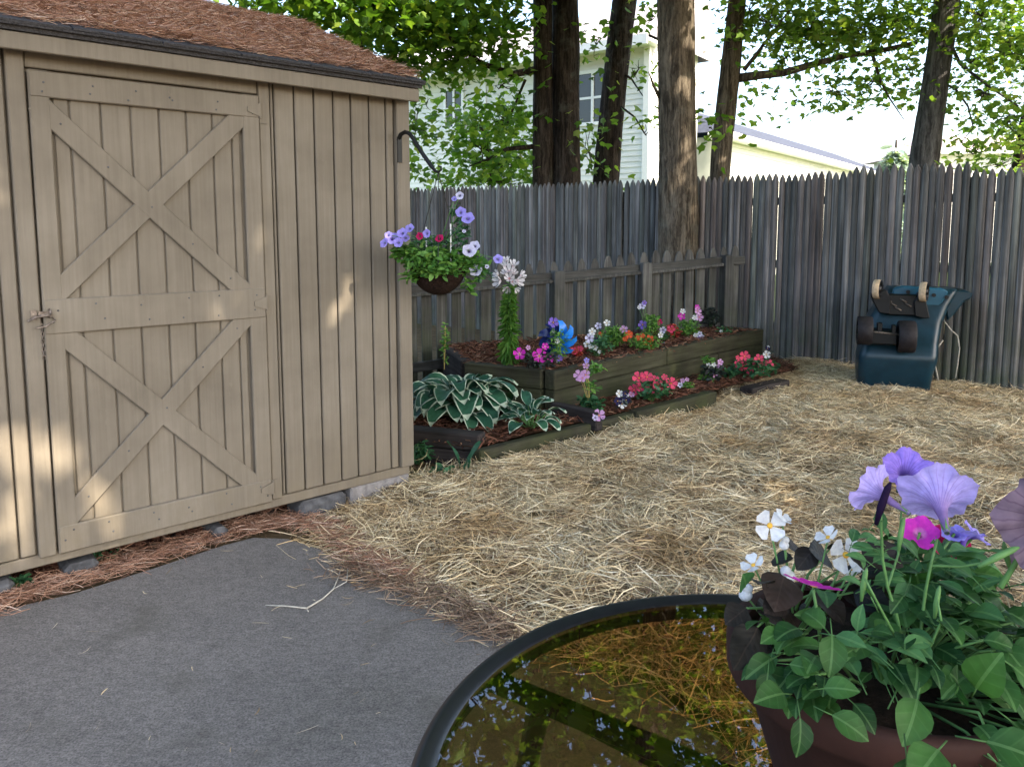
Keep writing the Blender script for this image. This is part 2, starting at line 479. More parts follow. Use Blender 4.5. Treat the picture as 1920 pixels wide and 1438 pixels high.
P_POTLEAF = M_leafobj('impatiens_leaf', (.01, .045, .011), (.045, .125, .026), .55)
P_PETLEAF = M_leafobj('petunia_leaf', (.035, .11, .04), (.07, .18, .06), .6)
P_BRONZE = M_leafobj('bronze_begonia_leaf', (.010, .013, .013), (.032, .022, .017), .5, .12, True, (.07, .05, .04))
P_HOSTA = M_leafobj('blue_green_hosta', (.022, .085, .055), (.045, .135, .075), .4, .15, False)
P_HOSTAW = M_plain('cream_hosta_margin', (.42, .5, .38), .5, .3, .05)
P_GREEN = M_island('bright_bedding_leaf', [(0, (.05, .15, .03)), (.6, (.11, .26, .045)), (1, (.2, .36, .08))], .5, .35, .3)
P_GREEND = M_island('deep_bedding_leaf', [(0, (.02, .07, .03)), (.6, (.04, .13, .055)), (1, (.07, .19, .08))], .5, .35, .25)
P_DARKPL = M_island('near_black_leaf', [(0, (.014, .016, .018)), (.7, (.03, .04, .035)), (1, (.06, .08, .06))], .5, .35, .1)
P_REDLEAF = M_island('red_coleus_leaf', [(0, (.16, .02, .02)), (.6, (.42, .05, .035)), (1, (.55, .13, .07))], .5, .35, .3)
def FM(name, c, th=None, r=.03, vein=None): return M_petal(name, c, th or tuple(x * .6 for x in c), r, vein)
F_LILAC = FM('lilac_petal', (.47, .4, .84), (.3, .2, .4), .042, (.2, .1, .5))
F_LILACB = FM('bright_lilac_petal', (.42, .36, .9), (.2, .1, .5), .03)
F_WHITEP = FM('white_petal_purple_eye', (.72, .7, .9), (.06, .01, .16), .03, (.3, .2, .6))
F_MAGENTA = FM('magenta_petal', (.72, .05, .55), (.85, .4, .75), .03)
F_CRIMSON = FM('crimson_petal', (.6, .02, .13), (.2, .005, .05), .03, (.3, .0, .08))
F_CORAL = FM('coral_pink_petal', (.85, .1, .2), (.72, .02, .14), .03)
F_PINK = FM('pale_pink_petal', (.72, .42, .72), (.5, .12, .45), .03)
F_WHITE = FM('white_petal', (.82, .84, .86), (.82, .8, .75), .03)
F_ORANGE = FM('orange_red_petal', (.75, .12, .05), (.6, .06, .02), .03)
F_VIOLET = FM('violet_pansy_petal', (.25, .16, .62), (.03, .01, .08), .03)
F_NAVY = FM('dark_pansy_petal', (.03, .025, .09), (.02, .01, .04), .03)
P_YELLOW = M_plain('yellow_stamen', (.75, .42, .05), .6, .3, .1)
P_FOILB = M_plain('bright_blue_foil', (.015, .2, .7), .3, .5, .2, 30)
P_FOILD = M_plain('dark_blue_foil', (.012, .02, .11), .22, .6, .3, 30)
P_TUB = M_plain('dark_blue_plastic', (.007, .03, .046), .34, .4, .25, 9, .05)
P_TUBL = M_plain('bright_blue_plastic', (.012, .085, .14), .4, .4, .2, 9)
P_BLACKPL = M_plain('black_plastic', (.005, .005, .006), .4, .3, .3, 20, .1)
P_TYRE = M_plain('tan_wheel_tread', (.5, .37, .24), .7, .3, .3, 40, .2)
P_TYRED = M_plain('dark_wheel_tread', (.014, .011, .013), .6, .3, .4, 40, .3)
P_CORD = M_plain('pale_cord', (.45, .42, .36), .8, .2, .2, 60)

# ------------------------------------------------------------------ ground and patio
gx = np.concatenate([np.linspace(-70, -8, 14), np.arange(-7.5, 9.6, .25), np.linspace(10.5, 70, 13)])
gy = np.concatenate([np.linspace(-40, -4, 10), np.arange(-3.5, 13.1, .25), np.linspace(14, 120, 18)])
GX, GY = np.meshgrid(gx, gy)
GV = np.stack([GX.ravel(), GY.ravel(), ground_z(GX, GY).ravel()], 1)
nx = len(gx)
ii, jj = np.meshgrid(np.arange(nx - 1), np.arange(len(gy) - 1))
k0 = (jj * nx + ii).ravel()
g = np_obj('ground', GV, np.stack([k0, k0 + 1, k0 + nx + 1, k0 + nx], 1), P_GROUND, None, 'structure', True)

PATIO = [atz(x, y, .03) for x, y in ((-60, 1190), (0, 1145), (140, 1112), (280, 1068), (420, 1022), (475, 1008), (540, 1010), (600, 1030), (650, 1062),
                                      (720, 1092), (800, 1112), (870, 1142), (930, 1176), (975, 1200), (1060, 1240), (1160, 1268), (1240, 1300), (1330, 1370), (1420, 1460), (1520, 1560))]
PAT2 = [(p.x, p.y) for p in PATIO] + [(1.2, .2), (1.2, -3.0), (-4.5, -3.0), (-4.5, 1.2)]
mb = MB()
n = len(PAT2)
mb.add([(x, y, .03) for x, y in PAT2] + [(x, y, -.1) for x, y in PAT2], [tuple(range(n))] + [(i, (i + 1) % n, n + (i + 1) % n, n + i) for i in range(n)])
mk('patio', mb, P_CONC, None, kind='structure')

# ------------------------------------------------------------------ shed
CORN = Vector((-.525, 3.837, 0))
UA = math.atan2(.667, .745)
U = Vector((math.cos(UA), math.sin(UA), 0)); NRM = Vector((math.sin(UA), -math.cos(UA), 0))
def shed_xy(x, y):            # photo pixel -> (along wall, height) on the shed's front
    P = atplane(x, y, CORN, NRM); return (P - CORN).dot(U), P.z
shed = thing('garden_shed', 'tan painted wooden garden shed with a braced door and needle covered roof', 'shed', CORN, UA)
SL = -3.3                       # left end of the front, out of frame
SD = 2.3                        # depth
ZB, ZT = .155, 2.02
def board(nm, x0, x1, z0, z1, y0=-.012, y1=.01, parent=shed, bev=.004, mat=None, label=None):
    m = MB().box(x0, x1, y0, y1, z0, z1)
    o = mk(nm, m, mat or P_SHED, parent, bevel=bev)
    if label: o['label'] = label
    return o
# sheathing behind the planks, side and rear walls
mk('wall_panel', MB().box(SL + .02, -.02, .016, .04, .12, 2.0), P_SHED, shed)
e = [-.690, -.672, -.578, -.484, -.389, -.299, -.203, -.112, -.066]
for a, b in zip(e[:-1], e[1:]): board('plank', a + .0036, b - .0036, ZB, ZT)
board('corner_board', -.062, .012, ZB - .004, ZT, -.03, .012)
x = -1.648
first = True
while x > SL:
    w = .055 if first else .098
    board('plank', x - w + .0036, x - .0036, ZB, ZT); x -= w; first = False
board('door_casing', -.742, -.694, ZB - .01, ZT, -.02, .012)
board('door_casing', -1.645, -1.589, ZB - .012, ZT, -.03, .012)
board('header_board', -1.586, -.745, 1.906, ZT, -.014, .012)
board('skirt_board', SL, .0, .105, .15, -.006, .03)
# gable side walls and rear wall, planked
for sx in (SL, 0):
    y = .045
    while y < SD:
        w = min(.098, SD - y)
        yy = y + w / 2
        top = 2.0 + (min(yy, SD - yy) + .08) * math.tan(R(22))
        xx = (sx - .012, sx + .01) if sx < 0 else (-.012, .008)
        mk('plank', MB().box(xx[0], xx[1], y + .003, y + w - .003, ZB, top), P_SHED, shed, bevel=.004); y += w
mk('wall_panel', MB().box(SL + .02, -.02, SD - .02, SD, .12, 2.0), P_SHED, shed)
# foundation
for a, b, z0, y0 in ((-.34, .0, .0, -.004), (-2.6, -2.3, 0, 0)):
    mk('foundation_block', MB().box(a, b, y0, .2, z0, .104), P_BLOCK, shed, bevel=.008)
for a, b, h in ((-.60, -.355, .09), (-1.0, -.93, .07), (-1.56, -1.44, .075), (-1.98, -1.72, .08)):
    mk('foundation_stone', MB().box(a, b, .0, .16, 0, h), P_STONE, shed, bevel=.02)
mk('gap_backing', MB().box(SL + .05, -.02, .21, .23, -.02, .15), P_TIMBERDARK, shed)  # dark panel added for the shade in the gap under the shed
# door
DX0, DX1, DZ0, DZ1 = -1.582, -.748, .142, 1.898
door = mk('door', MB().box(DX0 + .004, DX1 - .004, -.006, .014, DZ0 + .004, DZ1 - .004), P_SHED, shed)
e = [-1.508, -1.455, -1.352, -1.249, -1.146, -1.043, -.94, -.862, -.826]
for a, b in zip(e[:-1], e[1:]): board('plank', a + .003, b - .003, DZ0 + .03, DZ1 - .03, -.016, -.006, door, .003)
def dboard(nm, a, b, z0, z1, t=.034): return board(nm, a, b, z0, z1, -t, -.0165, door, .004)
dboard('stile', DX0, -1.517, DZ0, DZ1)
dboard('stile', -.819, DX1, DZ0, DZ1)
dboard('rail', DX0 + .002, DX1 - .002, 1.805, DZ1 - .003, .037)
dboard('rail', DX0 + .002, DX1 - .002, .966, 1.092, .038)
dboard('rail', DX0 + .002, DX1 - .002, DZ0 + .003, .248, .037)
def brace(p, q, w, t, cut=None):
    p, q = Vector(p), Vector(q)
    ex = (q - p).normalized() * .022; p -= ex; q += ex
    d = (q - p).normalized(); nn = Vector((-d.y, d.x))
    L = (q - p).length
    segs = [(0, L)]
    if cut is not None:
        c, e_ = Vector(cut[0]), Vector(cut[1]); de = (e_ - c).normalized()
        den = d.x * de.y - d.y * de.x; tt_ = ((c.x - p.x) * de.y - (c.y - p.y) * de.x) / den; hg = (w / 2 + .001) / abs(den) 
        segs = [(0, tt_ - hg + .008), (tt_ + hg - .008, L)]
    for a, b in segs:
        pts = [p + d * a + nn * w / 2, p + d * b + nn * w / 2, p + d * b - nn * w / 2, p + d * a - nn * w / 2]
        m = MB().prism([(v.x, v.y) for v in pts], -t, -.0165)
        mk('brace', m, P_SHED, door, bevel=.003)
brace((-1.545, 1.772), (-.84, 1.085), .075, .033)
brace((-1.53, 1.118), (-.83, 1.80), .075, .0325, ((-1.545, 1.772), (-.84, 1.085)))
brace((-1.53, .285), (-.82, .985), .075, .033)
brace((-1.535, .975), (-.82, .235), .075, .0325, ((-1.53, .285), (-.82, .985)))
m = MB()
for zz in (1.85, 1.83, 1.06, 1.0, .19, .22):
    for xx in np.linspace(-1.54, -.79, 6):
        m.ball((xx + random.uniform(-.02, .02), -.0385, zz + random.uniform(-.012, .012)), (.004, .0015, .004), 6)
for tt in np.linspace(.08, .92, 5):
    m.ball((-1.545 + .705 * tt, -.034, 1.772 - .687 * tt), (.004, .0015, .004), 6)
    m.ball((-1.53 + .71 * tt, -.034, .285 + .70 * tt), (.004, .0015, .004), 6)
mk('nail', m, P_STONE, door)['kind'] = 'stuff'
for zz in (1.84, 1.03, .21):
    hm = MB().prism([(-.80, zz - .012), (-.80, zz + .008), (-.745, zz + .026), (-.745, zz - .03)], -.043, -.0385)
    hm.box(-.743, -.712, -.0245, -.0205, zz - .055, zz + .03)
    hm.tube([(-.745, -.036, zz - .035), (-.745, -.036, zz + .03)], .006, 8)
    mk('hinge', hm, P_SHED, door)
# latch: hasp plate, staple and chain
lm = MB().box(-1.622, -1.602, -.036, -.031, 1.02, 1.058)
lm.box(-1.60, -1.555, -.046, -.042, 1.034, 1.052)
lm.tube([(-1.565, -.045, 1.03), (-1.565, -.066, 1.035), (-1.565, -.07, 1.045), (-1.565, -.066, 1.055), (-1.565, -.045, 1.058)], .0045, 8)
lm.tube([(-1.635, -.05, 1.02), (-1.61, -.064, 1.035), (-1.57, -.07, 1.04), (-1.55, -.06, 1.02), (-1.58, -.06, 1.0), (-1.61, -.058, .995)], .004, 8)
mk('latch', lm, P_GALV, door)
cm = MB()
for i in range(9):
    z = 1.0 - i * .014
    t = i % 2
    ring = [(-1.592 + .0045 * math.cos(a) * (1 - t), -.05 + .0045 * math.cos(a) * t, z + .009 * math.sin(a)) for a in np.linspace(0, 2 * math.pi, 9)]
    cm.tube(ring, .0016, 5, cap=False)
mk('chain', cm, P_GALV, door)
# eave fascia, roof
mk('fascia', MB().box(SL - .04, .022, -.10, -.078, 1.945, 2.003), P_SHED, shed, bevel=.003)
mk('soffit', MB().box(SL, .0, -.0775, .012, 2.022, 2.034), P_SHED, shed)
TH = R(22); Tn = math.tan(TH)
ridge_y = SD / 2; zr0 = 2.022
def roof_slab(x0, x1, t0, t1, lo, hi, side=1):
    """a piece of roof between slope distances t0..t1, from lo to hi above the deck plane"""
    vs = []
    for z in (lo, hi):
        for xx, t in ((x0, t0), (x1, t0), (x1, t1), (x0, t1)):
            y = -.108 + t * math.cos(TH); zz = zr0 + t * math.sin(TH)
            y -= z * math.sin(TH); zz += z * math.cos(TH)
            if side < 0: y = SD - y
            vs.append((xx, y, zz))
    return vs
FS = [(0, 3, 2, 1), (4, 5, 6, 7), (0, 1, 5, 4), (1, 2, 6, 5), (2, 3, 7, 6), (3, 0, 4, 7)]
TL = (ridge_y + .108) / math.cos(TH)
roof = mk('roof', MB().add(roof_slab(SL - .04, .036, 0, TL, -.016, .004), FS).add(roof_slab(SL - .04, .036, 0, TL, -.016, .004, -1), FS), P_SHINGLE, shed)
mk('drip_edge', MB().add(roof_slab(SL - .045, .042, -.014, .05, .0045, .0125), FS), P_SHINGLE, roof)
row = 0
for t0 in np.arange(0, TL - .1, .14):
    xx = .046 - (row % 2) * .15
    if row % 2: mk('shingle', MB().add(roof_slab(-.104, .046, t0 - .018, t0 + .16, .0135, .021), FS), P_SHINGLE, roof)
    while xx > -2.3:
        x0 = xx - .3
        dz = random.uniform(0, .002)
        mk('shingle', MB().add(roof_slab(x0 + .003, xx - .003, t0 - .018 + random.uniform(-.006, .004), t0 + .16, .013 + dz, .021 + dz), FS), P_SHINGLE, roof)
        xx = x0
    row += 1
# rake trim on the right gable
mk('rake_board', MB().add(roof_slab(.0125, .03, .02, TL, -.085, -.0165), FS), P_SHED, shed)

# pine needles lying on the shed roof
def strands(n, px, py, pz, L, w, tilt=.2, curl=.15, seg=3, az=None, up=None):
    """n curved ribbons -> V,F"""
    a = rng.uniform(0, 2 * np.pi, n) if az is None else az
    tl = rng.normal(0, tilt, n)
    d = np.stack([np.cos(a) * np.cos(tl), np.sin(a) * np.cos(tl), np.sin(tl)], 1)
    side = np.stack([-np.sin(a), np.cos(a), np.zeros(n)], 1)
    upv = np.cross(d, side)
    roll = rng.uniform(-1.2, 1.2, n)[:, None]
    wv = side * np.cos(roll) + upv * np.sin(roll)
    c1 = rng.normal(0, curl, n); c2 = rng.normal(0, curl * .4, n)
    kink = rng.normal(0, curl * .6, n)
    P0 = np.stack([px, py, pz], 1)
    V = np.zeros((n, (seg + 1) * 2, 3))
    for i in range(seg + 1):
        t = i / seg - .5
        off = c1 * (t * t - .12) * 2 + kink * abs(t) * (1 if t > 0 else -1)
        c = P0 + (d * t + side * off[:, None] * .6 - upv * 0 + np.array([0, 0, 1.]) * (c2 * (t * t - .08) * 2)[:, None]) * L[:, None]
        ww = w * (1.0 if 0 < i < seg else .55)
        V[:, 2 * i] = c + wv * (ww / 2)[:, None]; V[:, 2 * i + 1] = c - wv * (ww / 2)[:, None]
    f = np.array([(2 * i, 2 * i + 1, 2 * i + 3, 2 * i + 2) for i in range(seg)])
    F = (f[None] + (np.arange(n) * (seg + 1) * 2)[:, None, None]).reshape(-1, 4)
    return V.reshape(-1, 3), F
n = 60000
lx = rng.uniform(-2.7, .03, n); t = TL * rng.uniform(0.01, 1, n)
lump = .5 + .5 * np.sin(lx * 9 + 2 * np.sin(t * 7)) * np.sin(t * 12 + lx * 3)
h = .024 + rng.uniform(0, .028, n) * (.3 + .7 * lump)
t = np.maximum(t, .005)
ly = -.108 + t * math.cos(TH) - h * math.sin(TH); lz = zr0 + t * math.sin(TH) + h * math.cos(TH)
wx = CORN.x + U.x * lx - U.y * ly; wy = CORN.y + U.y * lx + U.x * ly
edge = (t > .07) | (rng.random(n) < .35)
a = rng.normal(UA, .75, n)
V, F = strands(n, wx, wy, lz, rng.uniform(.05, .11, n), rng.uniform(.0018, .0032, n), .16, .3, 2, az=a)
keep = np.repeat(edge, 6); 
sel = np.where(edge)[0]
V = V.reshape(n, 6, 3)[sel].reshape(-1, 3)
f = np.array([(0, 1, 3, 2), (2, 3, 5, 4)]); F = (f[None] + (np.arange(len(sel)) * 6)[:, None, None]).reshape(-1, 4)
o = np_obj('roof_needles', V, F, P_NEEDLE, None, 'stuff')
tag(o, 'thick rusty layer of fallen pine needles covering the shed roof', 'pine needles')

# ------------------------------------------------------------------ tall stockade fence behind
FO = Vector((3.7, 6.65, 0)); FD = Vector((-.822, .569, 0)).normalized(); FN = Vector((-FD.y, FD.x, 0))
if FN.y > 0: FN = -FN            # towards the camera
FANG = math.atan2(FD.y, FD.x)
def fence_at_px(px):
    k = (px - CX) / FPX * 1.0063
    return (FO.x - k * FO.y) / (k * FD.y - FD.x)
def picket_mesh(nm, w, h, thick, mat, round_=True, shoulder=.09, tip=.012):
    """local x across, y depth (front is -y), z up; half round front, sharpened top"""
    m = MB()
    hs = h - shoulder
    if round_:
        xs = [-.5, -.47, -.3, 0, .3, .47, .5]; ys = [0, -.45, -.85, -1, -.85, -.45, 0]
        prof = [(x * w, y * thick) for x, y in zip(xs, ys)]
    else:
        prof = [(-w / 2, 0), (-w / 2, -thick), (w / 2, -thick), (w / 2, 0)]
    k = len(prof)
    vs = []
    for z, s in ((0, 1), (hs, 1), (hs + shoulder * .55, .74), (h - .008, .4), (h, .24)):
        vs += [(x * s, y * (s * .6 + .4), z) for x, y in prof]
    fs = []
    for r_ in range(4):
        for i in range(k): fs.append((r_ * k + i, r_ * k + (i + 1) % k, (r_ + 1) * k + (i + 1) % k, (r_ + 1) * k + i))
    fs.append(tuple(range(4 * k, 5 * k)))
    m.add(vs, fs)
    return mesh_of(nm, m, mat, round_)
PKM = [picket_mesh('picket', w, 1.0, .026, P_FENCE, True, .042) for w in (.060, .0625, .065, .063)]
panels = [(-2.6, -.200, 1.825, 'grey stockade fence panel at the right edge, right of the dark gap'),
          (-.165, .735, 1.893, 'tallest grey stockade fence panel standing behind the upended blue cart'),
          (.748, 3.05, 1.855, 'grey stockade fence panel between the cart and the tree in the yard'),
          (3.055, 7.6, 1.85, 'grey stockade fence panel running behind the hanging basket and flower bed')]
for a, b, top, lab in panels:
    P = FO + FD * a
    root = thing('stockade_fence', lab, 'fence', P, FANG + math.pi if False else FANG, 'stockade fence panels along the back')
    t = a + .03
    while t < b:
        w = random.choice((.060, .0625, .065, .063))
        me = PKM[(.060, .0625, .065, .063).index(w)]
        q = FO + FD * t
        gz = float(ground_z(q.x, q.y))
        zt = top + random.uniform(-.012, .012)
        # local y axis of the root points away from the camera when rotated by FANG? front of a picket is its -y
        o = inst('picket', me, root, (t - a, random.uniform(-.006, .003), gz - .03), (random.uniform(-.004, .004), random.uniform(-.0015, .0015), math.pi), (1, 1, zt - gz + .03))
        t += w * .962
        if random.random() < .022: t += .007
    L = b - a
    for z in (.4, 1.0, 1.6):
        mk('rail', MB().box(.02, L - .02, -.06, -.006, z - .035, z + .035), P_RAIL, root)
    for xx in [-.02] + list(np.arange(2.4, L + .1, 2.4)):
        mk('post', MB().box(xx - .045, xx + .045, -.155, -.0605, -.1, top - .12), P_RAIL, root)
# ------------------------------------------------------------------ low picket fence
LA = Vector((-.81, 6.2, 0)); LB = Vector((2.18, 7.45, 0))
LD = (LB - LA).normalized(); LANG = math.atan2(LD.y, LD.x); LL = (LB - LA).length
low = thing('picket_fence', 'low mossy picket fence of spaced pointed boards behind the raised bed', 'fence', LA, LANG)
LOWM = [picket_mesh('picket', .09, 1.0, .018, P_LOW, False, .085) for _ in range(1)]
def rail_z(s): return .80 + .20 * (s + .0) / LL
posts_px = [1042, 1204, 1356]
def low_s(px):
    k = (px - CX) / FPX * 1.0063
    return (LA.x - k * LA.y) / (k * LD.y - LD.x)
s = -1.15
while s < LL + .02:
    q = LA + LD * s; gz = float(ground_z(q.x, q.y))
    top = rail_z(s) + .19 + random.uniform(-.02, .015)
    inst('picket', LOWM[0], low, (s, .03, gz), (random.uniform(-.01, .01), random.uniform(-.01, .01), 0), (random.uniform(.9, 1.05), 1, top - gz))
    s += .129 + random.uniform(-.006, .006)
cuts = [-1.2] + [low_s(p) for p in posts_px]
for a, b in zip(cuts[:-1], cuts[1:]):
    za, zb = rail_z(a), rail_z(b)
    for dz0, dz1, y0, y1 in ((.0, .085, -.03, .0105), (-.62, -.54, -.03, .0105)):
        vs = []
        for yy in (y0, y1):
            vs += [(a + .052, yy, za + dz0), (b - .052, yy, zb + dz0), (b - .052, yy, zb + dz1), (a + .052, yy, za + dz1)]
        mk('rail', MB().add(vs, [(0, 1, 2, 3), (7, 6, 5, 4), (0, 4, 5, 1), (1, 5, 6, 2), (2, 6, 7, 3), (3, 7, 4, 0)]), P_RAIL, low, bevel=.005)
    vs = []
    for yy in (-.062, -.0305):      # narrow ledge strip nailed on the rail
        vs += [(a + .053, yy, za - .002), (b - .053, yy, zb - .002), (b - .053, yy, zb + .026), (a + .053, yy, za + .026)]
    mk('ledge', MB().add(vs, [(0, 1, 2, 3), (7, 6, 5, 4), (0, 4, 5, 1), (1, 5, 6, 2), (2, 6, 7, 3), (3, 7, 4, 0)]), P_LOW, low, bevel=.004)
for px in posts_px:
    s = low_s(px)
    mk('post', MB().box(s - .05, s + .05, -.08, .0115, 0, rail_z(s) + .1), P_LOW, low, bevel=.006)
s = low_s(1372)
mk('rail', MB().box(s - .03, LL + .06, -.03, .0105, rail_z(s), rail_z(s) + .08), P_RAIL, low, bevel=.006)

# ------------------------------------------------------------------ neighbouring houses
def lapped(x0, x1, z0, z1, step=.115):
    """lapped siding courses in local x,z on plane y=0, front is -y"""
    m = MB(); z = z0
    while z < z1 - .01:
        zt = min(z + step, z1)
        m.add([(x0, -.018, z), (x1, -.018, z), (x1, -.002, zt), (x0, -.002, zt), (x0, 0, z), (x1, 0, z)], [(0, 1, 2, 3), (4, 5, 1, 0)])
        z += step
    return m
A1 = Vector((-2.34, 20, 0)); AD = Vector((4.41, -3.3, 0)).normalized(); AANG = math.atan2(AD.y, AD.x)
x0A, x1A = -4.6, 6.42
hA = thing('sage_house', 'large two storey house with pale green lap siding behind the left fence', 'house', A1, AANG)
mk('wall', MB().box(x0A, x1A, .0, 2.4, -.1, 5.0), P_SIDE_A, hA)
mk('siding', lapped(x0A, x1A, .3, 5.0), P_SIDE_A, hA)['kind'] = 'stuff'
for xx in (x1A - .12, 2.05, x0A):
    mk('corner_trim', MB().box(xx, xx + .13, -.045, -.0185, 0, 5.0), P_WHITE, hA)
mk('eave', MB().box(x0A - .4, x1A + .2, -.5, .2, 5.0, 5.06).box(x0A - .4, x1A + .2, -.54, -.501, 4.93, 5.12), P_WHITE, hA)
rv = MB().add([(x0A - .4, -.54, 5.121), (x1A + .2, -.54, 5.121), (x1A + .2, 2.4, 6.55), (x0A - .4, 2.4, 6.55), (x0A - .4, 2.6, 5.1), (x1A + .2, 2.6, 5.1)], [(0, 1, 2, 3), (3, 2, 5, 4), (1, 5, 2), (0, 3, 4)])
mk('roof', rv, P_ROOF_A, hA)
sd = lapped(.1, 2.35, .3, 4.95)
mk('siding', sd, P_SIDE_A, hA, rot=(0, 0, R(90)), loc=(x1A + .001, 0, 0))['kind'] = 'stuff'
mk('gable', MB().add([(x1A - .01, 0, 5.0), (x1A - .01, 2.38, 5.0), (x1A - .01, 2.38, 6.4)], [(0, 1, 2)]), P_SIDE_A, hA)
def hwin(root, px0, px1, py0, py1, P0, D, mull=1, siding=.0):
    N = Vector((D.y, -D.x, 0))
    a = atplane(px0, py0, P0, N); b = atplane(px1, py1, P0, N); c = atplane(px0, py1, P0, N)
    x0, x1 = (a - P0).dot(D), (b - P0).dot(D); z1 = a.z; z0 = c.z
    f = MB()
    w = .07
    f.box(x0 - w, x0, -.06, -.004, z0 - w, z1 + w).box(x1, x1 + w, -.06, -.004, z0 - w, z1 + w).box(x0, x1, -.06, -.004, z1, z1 + w).box(x0, x1, -.06, -.004, z0 - w, z0)
    xm = (x0 + x1) / 2
    f.box(xm - .03, xm + .03, -.055, -.004, z0, z1)
    f.box(x0, xm - .03, -.05, -.004, (z0 + z1) / 2 - .025, (z0 + z1) / 2 + .025).box(xm + .03, x1, -.05, -.004, (z0 + z1) / 2 - .025, (z0 + z1) / 2 + .025)
    wd = mk('window', f, P_WHITE, root)
    mk('pane', MB().box(x0, xm - .03, -.03, -.02, z0, z1), P_WIN, wd)
    mk('pane', MB().box(xm + .03, x1, -.03, -.02, z0, z1), P_WIN, wd)
hwin(hA, 1086, 1140, 142, 232, A1, AD)
hwin(hA, 838, 868, 172, 240, A1, AD)
# low house with the blue-grey roof
B1 = Vector((4.8, 18.4, 0)); BD = Vector((.59, .81, 0)).normalized(); BANG = math.atan2(BD.y, BD.x)
hB = thing('cream_house', 'low cream sided house with a sloping blue grey shingle roof beyond the fence', 'house', B1, BANG)
mk('wall', MB().box(-.1, 20, 0, 1.4, -.1, 3.45), P_SIDE_B, hB)
mk('siding', lapped(-.1, 20, .2, 3.4), P_SIDE_B, hB)['kind'] = 'stuff'
mk('eave', MB().box(-.35, 20.3, -.42, .1, 3.41, 3.53), P_WHITE, hB)
rb = MB().add([(-.35, -.42, 3.535), (20.3, -.42, 3.535), (17, 1.6, 4.45), (.9, 1.6, 4.45), (20.3, 2.2, 3.53), (-.35, 2.2, 3.53)], [(0, 1, 2, 3), (3, 2, 4, 5), (1, 4, 2), (0, 3, 5)])
mk('roof', rb, P_ROOF_B, hB)
# pale house far right
C1 = at(1752, 420, 30); C1.z = 0
hC = thing('pale_house', 'distant pale house with a low pinkish roof beyond the right of the fence', 'house', C1, R(-3))
mk('wall', MB().box(0, 9, 0, 6, -.1, 4.3), P_SIDE_C, hC)
mk('siding', lapped(0, 9, .2, 4.25, .2), P_SIDE_C, hC)['kind'] = 'stuff'
mk('roof', MB().add([(-.4, -.4, 4.25), (9.4, -.4, 4.25), (8.2, 3, 5.15), (.8, 3, 5.15), (9.4, 6.4, 4.25), (-.4, 6.4, 4.25)], [(0, 1, 2, 3), (3, 2, 4, 5), (1, 4, 2), (0, 3, 5)]), P_ROOF_C, hC)
mk('eave', MB().box(-.4, 9.4, -.41, .1, 4.12, 4.24), P_WHITE, hC)

# ------------------------------------------------------------------ trees
def leaf_cloud(clumps, size, tpl, per=14, spread=.22, droop=.5):
    """clumps: (centre, (rx,ry,rz), number of leaves). Leaves gather round twig tips so that gaps stay open."""
    pos = []; sz = []; twigs = []
    for c, r, nl in clumps:
        nt = max(1, int(nl / per))
        d = unit(rng.normal(size=(nt, 3))) * (rng.random((nt, 1)) ** (1 / 2.2))
        tips = np.array(c) + d * np.array(r)
        twigs.append((np.array(c), tips))
        for tp in tips:
            k = max(3, int(rng.normal(per, per * .35)))
            pos.append(tp + rng.normal(size=(k, 3)) * np.array([spread, spread, spread * .55]))
            sz.append(np.full(k, size) * rng.uniform(.65, 1.25, k))
    pos = np.concatenate(pos); sz = np.concatenate(sz); k = len(pos)
    nrm = unit(np.stack([rng.normal(0, .55, k), rng.normal(0, .55, k), np.ones(k)], 1))
    d = np.stack([rng.normal(0, 1, k), rng.normal(0, 1, k), rng.normal(-droop, .45, k)], 1)
    V, F = scatter(tpl[0], tpl[1], pos, frames(d, nrm), sz)
    return V, F, twigs
def trunk_mesh(pts, rad, n=22, rings=60, rough=.06, seed=0):
    """a tapering trunk through pts with ridged bark relief"""
    r_ = np.random.default_rng(seed)
    pts = np.array([tuple(p) for p in pts]); L = np.concatenate([[0], np.cumsum(np.linalg.norm(np.diff(pts, axis=0), axis=1))])
    tt = np.linspace(0, L[-1], rings)
    C = np.stack([np.interp(tt, L, pts[:, i]) for i in range(3)], 1)
    for _ in range(6): C[1:-1] = (C[:-2] + 2 * C[1:-1] + C[2:]) / 4
    RR = np.interp(tt, L, rad)
    ph = r_.uniform(0, 6.28, 8)
    vs = []
    for i in range(rings):
        for k in range(n):
            a = 2 * math.pi * k / n
            q = 1 + rough * (math.sin(5 * a + ph[0] + .7 * tt[i]) * .5 + math.sin(9 * a + ph[1] - 1.1 * tt[i]) * .4 + .5 * math.sin(3 * tt[i] + ph[2] + 2 * a)) + r_.normal(0, rough * .28)
            vs.append((C[i, 0] + RR[i] * q * math.cos(a), C[i, 1] + RR[i] * q * math.sin(a), C[i, 2]))
    fs = [(i * n + k, i * n + (k + 1) % n, (i + 1) * n + (k + 1) % n, (i + 1) * n + k) for i in range(rings - 1) for k in range(n)]
    fs.append(tuple((rings - 1) * n + k for k in range(n)))
    return MB().add(vs, fs)
def PT(root, v): return tuple(Vector(v) - root.location)
def wob(p, q, k=5, amp=.06):
    p, q = Vector(p), Vector(q); L = (q - p).length
    return [p + (q - p) * (i / k) + Vector((random.gauss(0, 1), random.gauss(0, 1), random.gauss(0, 1))) * (amp * L * (0 if i in (0, k) else .5)) for i in range(k + 1)]
